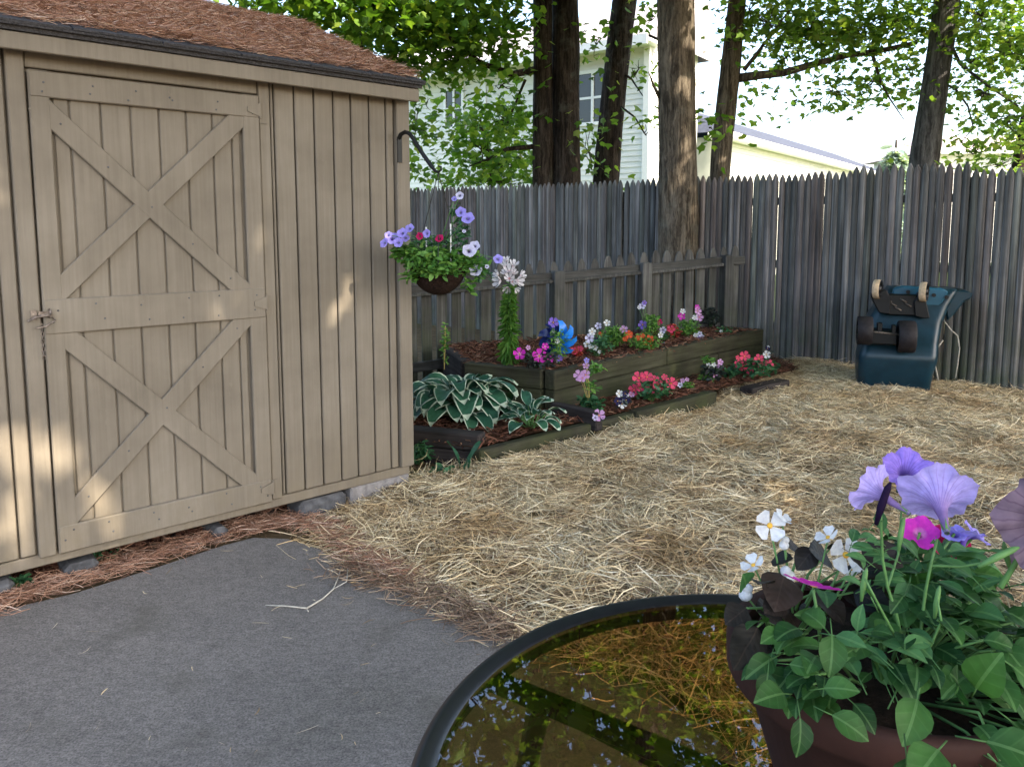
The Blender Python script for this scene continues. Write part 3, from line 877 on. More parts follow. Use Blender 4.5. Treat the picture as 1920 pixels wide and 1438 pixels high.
def tree(name, label, trunks, bark, clumps, leafmat, leafsize, branches=(), tpl=LEAF_MAPLE, per=14, spread=.22, group=None, twig_from=None):
    b0 = Vector(trunks[0][0][0]); b0.z = float(ground_z(b0.x, b0.y)) - .03
    root = thing(name, label, 'tree', b0, 0, group)
    for i, (pts, rad) in enumerate(trunks):
        mk('trunk', trunk_mesh([PT(root, p) for p in pts], rad, seed=i + len(label)), bark, root, True)
    bm_ = MB()
    for pts, rad in branches:
        k = len(pts)
        b1 = MB().tube([PT(root, p) for p in pts], list(np.interp(np.linspace(0, 1, k), [0, 1], rad)), 8)
        mk('branch', b1, bark, root, True)
    if clumps:
        V, F, tw = leaf_cloud([(tuple(Vector(c)), r, nl) for c, r, nl in clumps], leafsize, tpl, per, spread)
        V = V - np.array(tuple(root.location))
        for c, tips in tw:
            for tp in tips[:26]:
                bm_.tube([PT(root, p) for p in wob(c, tp, 3, .18)], [.009, .006, .004, .002], 4, cap=False)
        np_obj('crown', V, F, leafmat, root)
    if bm_.v: mk('twigs', bm_, bark, root, True, kind='stuff')
    return root
def cl(px, py, Y, rx, ry, n, dz=None):
    s = 1 / ppm(Y)
    return (at(px, py, Y), (rx * s, (dz if dz else max(rx, ry) * s * .9), ry * s), n)
def up(p, q, top):          # continue a trunk line above the frame
    p, q = Vector(p), Vector(q); return q + (q - p).normalized() * top

# twin-stemmed maple behind the fence, its leafy boughs hang over the shed roof
def base(px, Y): v = at(px, 430, Y); v.z = 0.0; return v
Y = 10.0
t1 = [base(1016, Y), at(1018, 250, Y), at(1017, 0, Y), up(at(1018, 250, Y), at(1017, 0, Y), 5)]
t2 = [base(1062, Y + .1), at(1062, 250, Y + .1), at(1060, 0, Y + .1), up(at(1062, 250, Y + .1), at(1061, 0, Y + .1), 5)]
br = [([at(1004, 132, Y), at(960, 140, 9.7), at(900, 118, 9.5), at(840, 70, 9.2), at(780, 20, 9)], (.05, .014)),
      ([at(1005, 275, Y), at(950, 280, 9.9), at(915, 300, 9.9), at(880, 312, 9.9)], (.035, .008)),
      ([at(1010, -120, Y), at(900, -150, 9.2), at(760, -120, 8.5), at(620, -60, 8)], (.09, .02)),
      ([at(985, 150, 9.9), at(960, 210, 9.9), at(930, 250, 9.9)], (.02, .006))]
cls = [cl(880, 35, 9.3, 95, 75, 900), cl(780, 30, 9.0, 90, 60, 700), cl(690, 15, 8.6, 90, 50, 650), cl(570, -5, 8.2, 110, 40, 650),
       cl(470, -40, 8.0, 90, 45, 450), cl(870, 115, 9.4, 55, 40, 260), cl(820, 85, 9.4, 40, 40, 170), cl(935, 95, 9.6, 35, 45, 150), cl(955, 30, 9.6, 35, 35, 110), cl(940, 160, 9.8, 45, 22, 110),
       cl(760, 105, 9.6, 30, 50, 170), cl(905, 285, 9.9, 60, 40, 260), cl(950, 230, 9.9, 40, 45, 170),
       cl(820, -90, 9, 200, 70, 1100, 1.2), cl(1000, -130, 9.6, 180, 80, 1300, 1.2)]
cls += [cl(px, py, 8.8, 190, 120, 850, 1.6) for px in (420, 640, 860) for py in (-330, -560, -820)]
tree('maple_tree', 'dark twin stemmed maple behind the fence whose boughs hang over the shed roof',
     [(t1, [.13, .125, .115, .09]), (t2, [.19, .178, .165, .12])], P_BARK_DARK, cls, P_LEAF, .105, br)
# leaning slimmer tree
Y = 10.4
t = [base(1128, Y), at(1136, 330, Y), at(1153, 150, Y), at(1172, 0, Y), up(at(1153, 150, Y), at(1172, 0, Y), 5)]
tree('maple_tree', 'dark slim trunk leaning right between the twin stems and the yard tree',
     [(t, [.19, .17, .165, .155, .11])], P_BARK_DARK,
     [cl(1190, 140, 10.1, 16, 35, 70), cl(1118, 85, 10.2, 14, 45, 60), cl(1208, 250, 10, 18, 30, 55), cl(1104, 285, 10.1, 14, 55, 110), cl(1220, 40, 10, 20, 40, 60),
      cl(1170, -150, 10, 200, 80, 1500, 1.5), cl(1250, -260, 9.5, 260, 90, 1500, 1.6)], P_LEAF2, .1,
     [([at(1160, 130, Y), at(1185, 150, 10.2), at(1205, 180, 10.1)], (.02, .006)), ([at(1150, 190, Y), at(1190, 220, 10.1), at(1212, 255, 10)], (.018, .005))], group=None)
# the tree inside the yard, in front of the tall fence
Y = 7.80
t = [base(1271, Y), at(1271, 470, Y), at(1270, 300, Y), at(1268, 120, Y), at(1266, 0, Y), up(at(1268, 120, Y), at(1266, 0, Y), 5)]
tree('oak_tree', 'thick grey brown trunk standing inside the yard behind the low picket fence',
     [(t, [.22, .195, .185, .175, .17, .13])], P_BARK_GREY,
     [cl(1300, -220, 7.6, 260, 80, 1500, 1.3), *[cl(px, py, 8.4, 190, 120, 850, 1.6) for px in (1060, 1260) for py in (-350, -580, -840)], cl(1330, 240, 8.0, 14, 30, 40), cl(1100, -200, 7.4, 160, 60, 800, 1.2)], P_LEAF, .11,
     [([at(1240, 190, Y), at(1225, 160, 7.7), at(1216, 135, 7.6)], (.02, .005))])
# tree with the long bough
Y = 9.1
t = [base(1345, Y), at(1350, 300, Y), at(1368, 150, Y), at(1382, 0, Y), up(at(1368, 150, Y), at(1382, 0, Y), 5)]
bough = [at(1378, 148, Y), at(1420, 142, 9.0), at(1470, 137, 8.9), at(1530, 120, 8.8), at(1590, 104, 8.7), at(1650, 96, 8.6), at(1720, 80, 8.4)]
br = [(bough, (.055, .022)), ([at(1395, 132, 9), at(1420, 100, 8.9), at(1450, 60, 8.8), at(1480, 20, 8.7)], (.025, .008)),
      ([at(1635, 100, 8.6), at(1650, 150, 8.6), at(1668, 185, 8.6), at(1695, 225, 8.6)], (.02, .004)),
      ([at(1385, -20, Y), at(1480, -60, 8.6), at(1600, -80, 8.2)], (.06, .02))]
cls = [cl(1440, 45, 8.9, 60, 60, 420), cl(1520, 55, 8.8, 60, 50, 520), cl(1600, 55, 8.7, 70, 45, 620), cl(1680, 50, 8.5, 55, 55, 480), cl(1560, 175, 8.7, 55, 20, 190),
       cl(1490, 190, 8.8, 26, 10, 55), cl(1640, 150, 8.6, 45, 25, 190), cl(1700, 130, 8.5, 35, 25, 130), cl(1470, 110, 8.9, 40, 22, 130), cl(1400, 185, 9, 16, 18, 45), cl(1405, 20, 9, 25, 45, 110),
       cl(1560, -100, 8.4, 230, 70, 1800, 1.3), cl(1400, -120, 8.9, 130, 70, 900, 1.2)]
cls += [cl(px, py, 8.6, 190, 120, 850, 1.6) for px in (1460, 1680) for py in (-330, -560, -820)]
tree('maple_tree', 'trunk leaning right with a long bare bough reaching across to the rightmost trunk',
     [(t, [.125, .115, .11, .1, .08])], P_BARK_GREY, [(c, r, int(n_ * .95)) for c, r, n_ in cls], P_LEAF2, .08, br)
# right-hand tree
Y = 8.3
t = [base(1716, Y), at(1732, 300, Y), at(1752, 170, Y), at(1776, 0, Y), up(at(1752, 170, Y), at(1776, 0, Y), 5)]
br = [([at(1770, 60, Y), at(1800, 120, 8.2), at(1850, 160, 8.1), at(1910, 200, 8.0)], (.022, .008)),
      ([at(1760, 155, Y), at(1790, 165, 8.2), at(1815, 200, 8.2), at(1825, 240, 8.2), at(1800, 270, 8.2)], (.016, .004))]
cls = [cl(1840, 30, 8.2, 60, 50, 420), cl(1890, 90, 8.1, 45, 60, 330), cl(1845, 175, 8.2, 55, 30, 230), cl(1890, 220, 8.1, 40, 50, 230), cl(1830, 285, 8.3, 60, 18, 150), cl(1820, 120, 8.3, 30, 30, 90),
       cl(1800, -100, 8, 200, 70, 1500, 1.3), cl(1960, 100, 8, 60, 130, 700), cl(1875, 310, 8.4, 40, 20, 90)]
cls = [(c, r, int(n_ * 1.2)) for c, r, n_ in cls]
tree('maple_tree', 'grey trunk leaning right beyond the fence, above the upended cart',
     [(t, [.155, .14, .13, .125, .09])], P_BARK_COOL, cls, P_LEAF2, .072, br)
Y = 9.0
t = [base(1895, Y), at(1912, 300, Y), at(1935, 200, Y), at(1960, 60, Y), up(at(1935, 200, Y), at(1960, 60, Y), 4)]
tree('maple_tree', 'slim dark trunk at the right edge of the photo, beyond the fence',
     [(t, [.09, .085, .08, .07, .05])], P_BARK_DARK, [cl(1900, 245, 9, 30, 40, 90), cl(2000, 0, 8.8, 90, 90, 900)], P_LEAF2, .085)
# leafy sapling in front of the sage house
Y = 11.3
t = [base(930, Y), at(928, 380, Y), at(915, 300, Y), at(900, 220, Y)]
tree('maple_sapling', 'bright leafy sapling in front of the sage house, left of the twin trunk',
     [(t, [.04, .035, .025, .012])], P_BARK_GREY,
     [cl(895, 240, 11.2, 60, 34, 260), cl(950, 225, 11.3, 40, 40, 180), cl(890, 300, 11.2, 45, 22, 130), cl(940, 310, 11.2, 50, 30, 260), cl(975, 290, 11.4, 24, 50, 170), cl(850, 338, 11.5, 50, 8, 60), cl(930, 340, 11.2, 60, 14, 170), cl(800, 195, 11.6, 16, 26, 40)],
     P_LEAF2, .1, per=10, spread=.2)
# foliage behind the shed
Y = 9.5
t = [base(690, Y), at(688, 350, Y), at(680, 150, Y), at(675, 40, Y)]
tree('maple_sapling', 'small leafy tree rising directly behind the shed roof edge',
     [(t, [.06, .05, .035, .015])], P_BARK_GREY,
     [cl(745, 120, 9.6, 45, 40, 260), cl(780, 240, 9.8, 22, 60, 190), cl(775, 320, 10, 22, 25, 90), cl(690, 60, 9.5, 60, 40, 300), cl(640, 160, 9.5, 100, 100, 700)], P_LEAF2, .1)
# spruce far off
Y = 24.
b = at(1672, 425, Y); b.z = 0
sp = thing('spruce_tree', 'small hazy blue green spruce behind the fence, left of the rightmost trunk', 'tree', b)
mk('trunk', trunk_mesh([(0, 0, 0), (0, 0, 4.0)], [.14, .03], 10, 12), P_BARK_DARK, sp, True)
k = 1500; hz = rng.random(k) ** .8; rad = (1 - hz) * 1.25 * rng.uniform(.3, 1, k) + .06; aa = rng.uniform(0, 6.28, k)
pos = np.stack([rad * np.cos(aa), rad * np.sin(aa), rng.normal(0, .12, k) + .35 + hz * 3.2], 1)
d = np.stack([np.cos(aa), np.sin(aa), rng.normal(-.25, .3, k)], 1)
V, F = scatter(LEAF_LONG[0] * np.array([2.2, 1, 1]), LEAF_LONG[1], pos, frames(d, unit(rng.normal(0, .4, (k, 3)) + np.array([0, 0, 1.]))), rng.uniform(.2, .42, k))
np_obj('crown', V, F, P_SPRUCE, sp)

# unseen maple added beside the photographer, its leaves set along sun rays for shade
S = np.array(tuple(SUN))
k = 31000
tx = rng.uniform(-3.4, 5.2, k); ty = rng.uniform(-1.0, 8.6, k); tz = rng.uniform(0, 2.2, k)
hh = rng.uniform(4.6, 8.6, k) + .5 * np.sin(tx * 1.7) * np.sin(ty * 1.3)
pos = np.stack([tx, ty, tz], 1) + S[None, :] * ((hh - tz) / S[2])[:, None]
def sp_(x, y, off=0.0):
    P = atplane(x, y, CORN + NRM * off, NRM); return (P.x, P.y, P.z)
gaps = [(sp_(60, 880), .13), (sp_(95, 840), .08), (sp_(30, 960), .09), (sp_(520, 400), .055), (sp_(505, 450), .04), (sp_(640, 550), .045), (sp_(620, 585), .03),
        (sp_(430, 575), .05), (sp_(355, 585), .03), (sp_(165, 215), .04), (sp_(10, 330), .07), (sp_(240, 960), .025),
        (tuple(at(1280, 668, 6.0)), .06), (tuple(at(1278, 640, 6.0)), .05), (tuple(at(1290, 330, 7.65)), .11), (tuple(at(1288, 415, 7.65)), .1), (tuple(at(1288, 250, 7.65)), .08), (tuple(at(1280, 150, 7.65)), .08),
        (tuple(at(1640, 535, 6.0)), .04), (tuple(at(1718, 540, 6.0)), .04), (tuple(atz(1440, 925, .05)), .06)]
kill = np.zeros(k, bool)  # crown thinned along sun lines so light reaches chosen spots
for P, r in gaps:
    v = pos - np.array(P); dist = np.linalg.norm(v - (v @ S)[:, None] * S, axis=1)
    kill |= (dist < r * rng.uniform(.7, 1.3, k) + .1) & (rng.random(k) < .9)
pos = pos[~kill]
# high leaves added to keep sun off the tree tops along the fence
k2 = 11000
t2_ = np.stack([rng.uniform(-6, 7.5, k2), rng.uniform(7.2, 10.6, k2), rng.uniform(5.4, 9.6, k2)], 1)
pos = np.concatenate([pos, t2_ + S[None, :] * ((rng.uniform(10.5, 13.5, k2) - t2_[:, 2]) / S[2])[:, None]]); k = len(pos)
b = Vector((6.6, -1.6, 0))
bt = thing('unseen_shade_maple', 'unseen broad maple added beside the photographer, crown shaped to shade the yard', 'tree', b)
mk('trunk', trunk_mesh([(0, 0, -.1), (.05, .1, 2.5), (-.1, .3, 5), (-.4, 1.2, 8), (-1.2, 3.0, 12.5)], [.34, .28, .24, .16, .05]), P_BARK_GREY, bt, True)
m = MB()
for i in range(26):
    q = pos[rng.integers(k)] - np.array(tuple(b)); z0 = rng.uniform(2.6, 6.0)
    m.tube(wob((-.02, .2, z0), tuple(q), 5, .08), [.09, .07, .05, .035, .02, .01], 6)
mk('twigs', m, P_BARK_GREY, bt, True, kind='stuff')
nrm = unit(rng.normal(0, .45, (k, 3)) + S[None] * .9 + np.array([0, 0, .5]))
V, F = scatter(LEAF_MAPLE[0], LEAF_MAPLE[1], pos - np.array(tuple(b)), frames(rng.normal(size=(k, 3)) + np.array([0, 0, -.4]), nrm), rng.uniform(.14, .3, k))
np_obj('crown', V, F, P_LEAF, bt)

# ------------------------------------------------------------------ raised bed, timbers, mulch
ZS = .14                                   # soil of the lower bed
A = atz(1040, 697, .41); Bc = atz(1432, 617, .41); D = atz(870, 680, .41)
C = Vector((1.95, 7.42, .41)); E_ = Vector((-.55, 6.05, .41))
bed = thing('raised_bed', 'mossy two tier timber raised flower bed along the low picket fence', 'raised bed', (A.x, A.y, 0))
def timber(root, p, q, z0, z1, w, mat=P_TIMBER, inset=0, bev=.008):
    """a beam whose outer top edge runs p->q; it is w deep on the left of that direction"""
    p, q = Vector((p.x, p.y, 0)), Vector((q.x, q.y, 0))
    d = (q - p).normalized(); L = (q - p).length
    o = mk('timber', MB().box(inset, L - inset, 0, w, 0, z1 - z0), mat, root, bevel=bev)
    o.location = p + Vector((0, 0, z0)) - root.location; o.rotation_euler = (0, 0, math.atan2(d.y, d.x))
    return o
mid = A.lerp(Bc, .42)
for z0, z1, cut in ((.28, .41, .45), (.14, .277, .72), (.0, .137, .3)):
    mid = A.lerp(Bc, cut)
    timber(bed, A, mid, z0, z1, .09)
    timber(bed, mid + (Bc - A).normalized() * .006, Bc, z0, z1, .09)
    dA = (A - D).normalized()
    timber(bed, D, A - dA * .1, z0, z1, .09)
    dB = (C - Bc).normalized()
    timber(bed, Bc + dB * .1, C, z0, z1, .09)
    timber(bed, E_, D - (D - E_).normalized() * .1, z0, z1, .09, P_TIMBERDARK)
poly = [A, Bc, C, Vector((LA.x, LA.y, 0)) + LD * .2 - Vector((0, .05, 0)), E_, D]
ins = [v + ((A + Bc + C + D) / 4 - v).normalized() * .05 for v in poly]
mk('bed_soil', MB().add([(v.x - A.x, v.y - A.y, .385) for v in ins], [tuple(range(len(ins)))]), P_SOIL, bed)
BEDPOLY = [(v.x, v.y) for v in ins]
# lower bed soil
T0 = atz(900, 838, .13); T1 = atz(1350, 728, .13); T2 = atz(1500, 690, .13)
fr = FO + FD * (fence_at_px(1500))
LOWPOLY = [(T0.x, T0.y), (T1.x, T1.y), (T2.x, T2.y), (Bc.x + .1, Bc.y + .1), (Bc.x, Bc.y), (A.x, A.y), (D.x, D.y), (-1.1, 5.9), (-1.0, 4.55)]
mk('lower_bed_soil', MB().add([(x, y, ZS - .015) for x, y in LOWPOLY], [tuple(range(len(LOWPOLY)))]), P_SOIL, None, kind='structure')
def edging(label, segs, mat, group='timber edging of the lower bed'):
    p0 = segs[0][0]
    root = thing('timber_edging', label, 'timber', (p0.x, p0.y, 0), 0, group)
    for p, q, z0, z1, w in segs: timber(root, p, q, z0, z1, w, mat)
    return root
p = atz(900, 846, .125); q = atz(1190, 775, .125)
edging('long mossy timber edging the lower bed beside the straw, nearest the shed', [(p, q, -.03, .125, .09)], P_TIMBER)
p2 = atz(1195, 773, .135); q2 = atz(1345, 733, .14)
edging('mossy timber edging the bed beneath the coral pink flowers nearest the middle', [(p2, q2, -.02, .135, .09)], P_TIMBER)
p3 = atz(700, 800, .185); q3 = atz(897, 818, .185)
edging('dark two course timber stack below the big variegated hosta', [(p3, q3, -.02, .088, .12), (p3, q3, .092, .185, .12)], P_TIMBERDARK)
p4 = atz(1032, 757, .20); q4 = atz(1118, 775, .20)
edging('short dark timber crossing the lower bed right of the small hosta', [(p4, q4, .08, .205, .07)], P_TIMBERDARK)
p5 = atz(1412, 716, .17); q5 = atz(1482, 700, .17)
edging('short rotten brown timber end lying near the far fence', [(p5, q5, -.05, .115, .12)], P_TIMBERDARK)
# mulch
def chips(n, poly, z, zj, lo, hi, w0, w1, mat, name, label, cat, tilt=.25):
    P = np.array(poly); x = rng.uniform(P[:, 0].min(), P[:, 0].max(), n * 3); y = rng.uniform(P[:, 1].min(), P[:, 1].max(), n * 3)
    k = inpoly(poly, x, y); x, y = x[k][:n], y[k][:n]; m_ = len(x)
    V, F = strands(m_, x, y, z + rng.uniform(0, zj, m_), rng.uniform(lo, hi, m_), rng.uniform(w0, w1, m_), tilt, .15, 1)
    o = np_obj(name, V, F, mat, None, 'stuff'); tag(o, label, cat); return o
chips(9000, LOWPOLY, ZS - .012, .03, .03, .08, .006, .016, P_MULCH, 'lower_mulch', 'red brown bark mulch spread over the lower bed', 'mulch')
chips(8000, BEDPOLY, .386, .03, .03, .08, .006, .016, P_MULCH, 'raised_mulch', 'red brown bark mulch filling the raised timber bed', 'mulch')

# ------------------------------------------------------------------ straw
SP = [(975, 1200), (870, 1140), (800, 1110), (720, 1085), (650, 1045), (580, 1000), (600, 965), (690, 915), (780, 885), (900, 868), (1100, 808), (1350, 742), (1440, 712), (1500, 690), (1600, 690), (1700, 705)]
SPW = [tuple(atz(x, y, .04))[:2] for x, y in SP]
rt = FO + FD * -1.3
SPOLY = SPW + [(FO.x - .15, FO.y - .05), (rt.x - .1, rt.y - .05), (4.6, 2.6), (2.2, -.2)] + [tuple(atz(x, y, .03))[:2] for x, y in ((1560, 1560), (1450, 1455), (1345, 1362), (1255, 1296), (1165, 1262), (1060, 1236))]
def straw_pts(n, jit):
    P = np.array(SPOLY); x = rng.uniform(P[:, 0].min(), P[:, 0].max(), n * 3); y = rng.uniform(P[:, 1].min(), P[:, 1].max(), n * 3)
    k = inpoly(SPOLY, x, y); x, y = x[k][:n], y[k][:n]
    return x + rng.normal(0, jit, len(x)), y + rng.normal(0, jit, len(x))
def edge_fade(x, y):
    P = np.array(SPW[:10]); d = np.full(len(x), 9.)
    for i in range(len(P) - 1):
        a, b = P[i], P[i + 1]; ab = b - a
        t = np.clip(((x - a[0]) * ab[0] + (y - a[1]) * ab[1]) / (ab @ ab), 0, 1)
        d = np.minimum(d, np.hypot(x - a[0] - t * ab[0], y - a[1] - t * ab[1]))
    return np.clip(d / .18, 0, 1)
HOLLOWS = [(1530, 885, .17), (1165, 1068, .1), (1010, 962, .09), (1335, 1012, .09), (1690, 800, .1), (880, 1010, .09), (1260, 860, .1), (1120, 905, .08), (1500, 770, .1)]
def straw(n, jit, lo, hi, w0, w1, zj, tilt, curl, mat, name, label):
    x, y = straw_pts(n, jit)
    hol = np.ones(len(x))
    for px, py, rr in HOLLOWS:
        c = atz(px, py, .05); hol = np.minimum(hol, np.clip((np.hypot((x - c.x) / 1.5, y - c.y) / rr) ** 2, .13, 1))
    k = rng.random(len(x)) < hol; x, y = x[k], y[k]; m_ = len(x)
    f = edge_fade(x, y); lm = np.clip(lumps(x, y), 0, 1.3)
    z = ground_z(x, y) + .012 + f * (.012 + .10 * lm ** 1.5 * np.clip((6.4 - y) / 2, .35, 1)) * rng.uniform(.25, 1.0, m_) + rng.uniform(0, zj, m_)
    cell = np.sin(x * 5.1 + 1.7 * np.sin(y * 3.3)) * 1.6 + np.sin(y * 4.3 + x * 2.2) * 1.4
    az = np.where(rng.random(m_) < .55, cell + rng.normal(0, .55, m_), rng.uniform(0, 6.28, m_))
    V, F = strands(m_, x, y, z, rng.uniform(lo, hi, m_), rng.uniform(w0, w1, m_), tilt, curl, 3, az)
    tag(np_obj(name, V, F, mat, None, 'stuff'), label, 'straw')
# thick mat of straw underneath the loose strands
xs = np.arange(-1.6, 6.0, .06); ys = np.arange(.4, 8.4, .06)
MX, MY = np.meshgrid(xs, ys); okk = inpoly(SPOLY, MX.ravel(), MY.ravel())
f = edge_fade(MX.ravel(), MY.ravel()); zz = ground_z(MX.ravel(), MY.ravel()) + .006 + f * (.006 + .10 * np.clip(lumps(MX.ravel(), MY.ravel()), 0, 1.3) ** 1.5 * np.clip((6.4 - MY.ravel()) / 2, .35, 1)) * .75
nx = len(xs); ii, jj = np.meshgrid(np.arange(nx - 1), np.arange(len(ys) - 1)); k0 = (jj * nx + ii).ravel()
Q = np.stack([k0, k0 + 1, k0 + nx + 1, k0 + nx], 1); Q = Q[okk[Q].all(1)]
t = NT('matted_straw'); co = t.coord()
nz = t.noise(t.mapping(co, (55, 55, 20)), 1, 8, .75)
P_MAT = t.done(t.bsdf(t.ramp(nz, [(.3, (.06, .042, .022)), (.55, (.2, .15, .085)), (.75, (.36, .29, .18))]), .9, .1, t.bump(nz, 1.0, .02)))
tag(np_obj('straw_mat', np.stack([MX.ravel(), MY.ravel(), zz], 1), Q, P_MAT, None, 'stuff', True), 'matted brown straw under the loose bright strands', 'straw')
straw(165000, .05, .05, .22, .0018, .0042, .02, .2, .4, P_STRAW, 'straw', 'loose pale straw mulch spread over the whole yard')
straw(26000, .07, .06, .2, .002, .004, .01, .12, .3, P_STRAWRED, 'brown_straw', 'older brown straw mixed through the pale straw')
# scattered brown straw and needles along the patio edge and the shed
def litter(pts, n, sd, lo, hi, w0, w1, mat, z=.032, zj=.02):
    P = np.array([tuple(atz(x, y, z))[:2] for x, y in pts]); k = rng.integers(0, len(P) - 1, n); t = rng.random(n)[:, None]
    c = P[k] * (1 - t) + P[k + 1] * t + rng.normal(0, 1, (n, 2)) * sd
    return strands(n, c[:, 0], c[:, 1], z + rng.uniform(0, zj, n), rng.uniform(lo, hi, n), rng.uniform(w0, w1, n), .12, .3, 3)
V, F = litter([(-80, 1160), (0, 1125), (140, 1085), (280, 1045), (420, 1000), (520, 975), (620, 985), (680, 1040), (760, 1090)], 4300, .05, .05, .13, .0014, .0028, P_NEEDLE, .03, .02)
tag(np_obj('ground_needles', V, F, P_NEEDLE, None, 'stuff'), 'rusty pine needles drifted between the shed and the patio', 'pine needles')
V, F = litter([(640, 1060), (720, 1090), (820, 1120), (900, 1160), (960, 1190)], 900, .05, .05, .2, .002, .004, P_STRAWRED, .03, .02)
tag(np_obj('edge_straw', V, F, P_STRAWRED, None, 'stuff'), 'brown straw thinning out over the patio edge', 'straw')
V, F = litter([(-80, 1110), (60, 1085), (180, 1045), (330, 1000), (480, 955), (640, 930)], 1800, .03, .03, .07, .01, .022, P_MULCH, .012, .03)
tag(np_obj('leaf_litter', V, F, P_MULCH, None, 'stuff'), 'brown leaf litter under the edge of the shed', 'leaf litter')
x, y = rng.uniform(-1.9, .4, 130), rng.uniform(.9, 3.1, 130)
V, F = strands(130, x, y, np.full(130, .034), rng.uniform(.012, .06, 130), rng.uniform(.0012, .003, 130), .03, .3, 3)
tag(np_obj('patio_debris', V, F, P_STRAW, None, 'stuff'), 'stray bits of straw lying on the bare patio', 'straw')
tw = [atz(x, y, .037) for x, y in ((498, 1134), (540, 1136), (575, 1140), (605, 1122), (625, 1104), (636, 1078), (640, 1060))]
twm = MB().tube([p - tw[0] for p in tw], [.002, .0026, .0036, .0028, .0028, .0024, .0018], 6).tube([tw[4] - tw[0], atz(650, 1090, .045) - tw[0], atz(652, 1066, .05) - tw[0]], .0017, 5).tube([tw[2] - tw[0], atz(578, 1146, .045) - tw[0]], .0022, 5)
tag(mk('twig', twm, P_CORD, None, True, loc=tw[0]), 'long bent pale twig lying on the patio before the shed door', 'twig')

# ------------------------------------------------------------------ flowers and plants
def flower_mesh(nm, mat, petals=5, cup=.25, width=.75, eye=P_YELLOW, eye_r=.14, r=.03):
    """open flower of radius r, axis +z"""
    m = MB()
    for i in range(petals):
        a = 2 * math.pi * i / petals; ca, sa = math.cos(a), math.sin(a)
        pts = []
        for rr, ww in ((.06, .1), (.4, .55), (.75, 1.0), (1.0, .62)):
            for sgn in (-1, 0, 1):
                w = sgn * ww * width * .55
                z = cup * rr ** 1.4 + (.06 if sgn else 0) * rr + .02 * math.sin(i * 2.1)
                pts.append(((rr * ca - w * sa) * r, (rr * sa + w * ca) * r, z * r))
        fs = [(j * 3 + k, j * 3 + k + 1, j * 3 + k + 4, j * 3 + k + 3) for j in range(3) for k in range(2)]
        m.add(pts, fs)
    if eye: m.ball((0, 0, .08 * r), (eye_r * r, eye_r * r, .1 * r), 8, 1)
    return mesh_of(nm, m, [mat, eye or mat], True)
def petunia_mesh(nm, mat, r=.04, depth=1.1, ruffle=.07, n=40, green=P_STEM):
    """trumpet, axis +z, mouth at z=0"""
    m = MB(); prof = [(.07, -depth), (.09, -depth * .8), (.13, -depth * .55), (.2, -depth * .34), (.36, -depth * .16), (.62, -.05), (.85, .02), (1.0, .03)]
    vs = []
    for j, (q, z) in enumerate(prof):
        t = j / (len(prof) - 1)
        for k in range(n):
            a = 2 * math.pi * k / n
            lobe = 1 + (t ** 2) * (.075 * math.cos(5 * a) + .022 * math.sin(13 * a) + .016 * math.sin(23 * a + .5))
            zz = z + (t ** 3) * (ruffle * math.sin(10 * a) + .05 * math.cos(5 * a + .4) + ruffle * .5 * math.sin(17 * a + 1) + ruffle * .35 * math.sin(29 * a))
            vs.append((q * lobe * math.cos(a) * r, q * lobe * math.sin(a) * r, zz * r))
    fs = [(j * n + k, j * n + (k + 1) % n, (j + 1) * n + (k + 1) % n, (j + 1) * n + k) for j in range(len(prof) - 1) for k in range(n)]
    m.add(vs, fs)
    for k in range(5):       # calyx
        a = 2 * math.pi * k / 5
        p0 = Vector((.05 * math.cos(a), .05 * math.sin(a), -depth)); p1 = Vector((.16 * math.cos(a), .16 * math.sin(a), -depth * .72))
        s = Vector((-math.sin(a), math.cos(a), 0)) * .05
        m.add([(p0 + s) * r, (p0 - s) * r, p1 * r], [(0, 1, 2)], 1)
    return mesh_of(nm, m, [mat, green], True)
FL = {k: flower_mesh('flower', v, 5) for k, v in dict(coral=F_CORAL, pink=F_PINK, white=F_WHITE, orange=F_ORANGE, violet=F_VIOLET, magenta=F_MAGENTA, lilac=F_LILACB, navy=F_NAVY, crimson=F_CRIMSON).items()}
FL['dot'] = flower_mesh('flower', F_WHITEP, 5, eye=None)
PETS = {k: petunia_mesh('flower', v, .03, 1.0, .05, 24) for k, v in dict(lilac=F_LILACB, whitep=F_WHITEP, magenta=F_MAGENTA, crimson=F_CRIMSON, pink=F_PINK).items()}
def aim(v, roll=0.0):
    return (Vector(v).normalized().to_track_quat('Z', 'Y') @ Matrix.Rotation(roll, 3, 'Z').to_quaternion()).to_euler()
def foliage(root, boxes, mat, size, tpl=LEAF_OVAL, name='foliage'):
    """boxes: (centre world, radii, n)"""
    pos = []
    for c, r, n in boxes:
        d = unit(rng.normal(size=(n, 3))) * (rng.random((n, 1)) ** .45)
        pos.append(np.array(tuple(c)) + d * np.array(r))
    pos = np.concatenate(pos); k = len(pos)
    nrm = unit(np.stack([rng.normal(0, .5, k), rng.normal(-.25, .5, k), np.ones(k)], 1))
    d = np.stack([rng.normal(0, 1, k), rng.normal(-.2, 1, k), rng.normal(.0, .45, k)], 1)
    V, F = scatter(tpl[0], tpl[1], pos - np.array(tuple(root.location)), frames(d, nrm), rng.uniform(.6, 1.2, k) * size)
    return np_obj(name, V, F, mat, root)
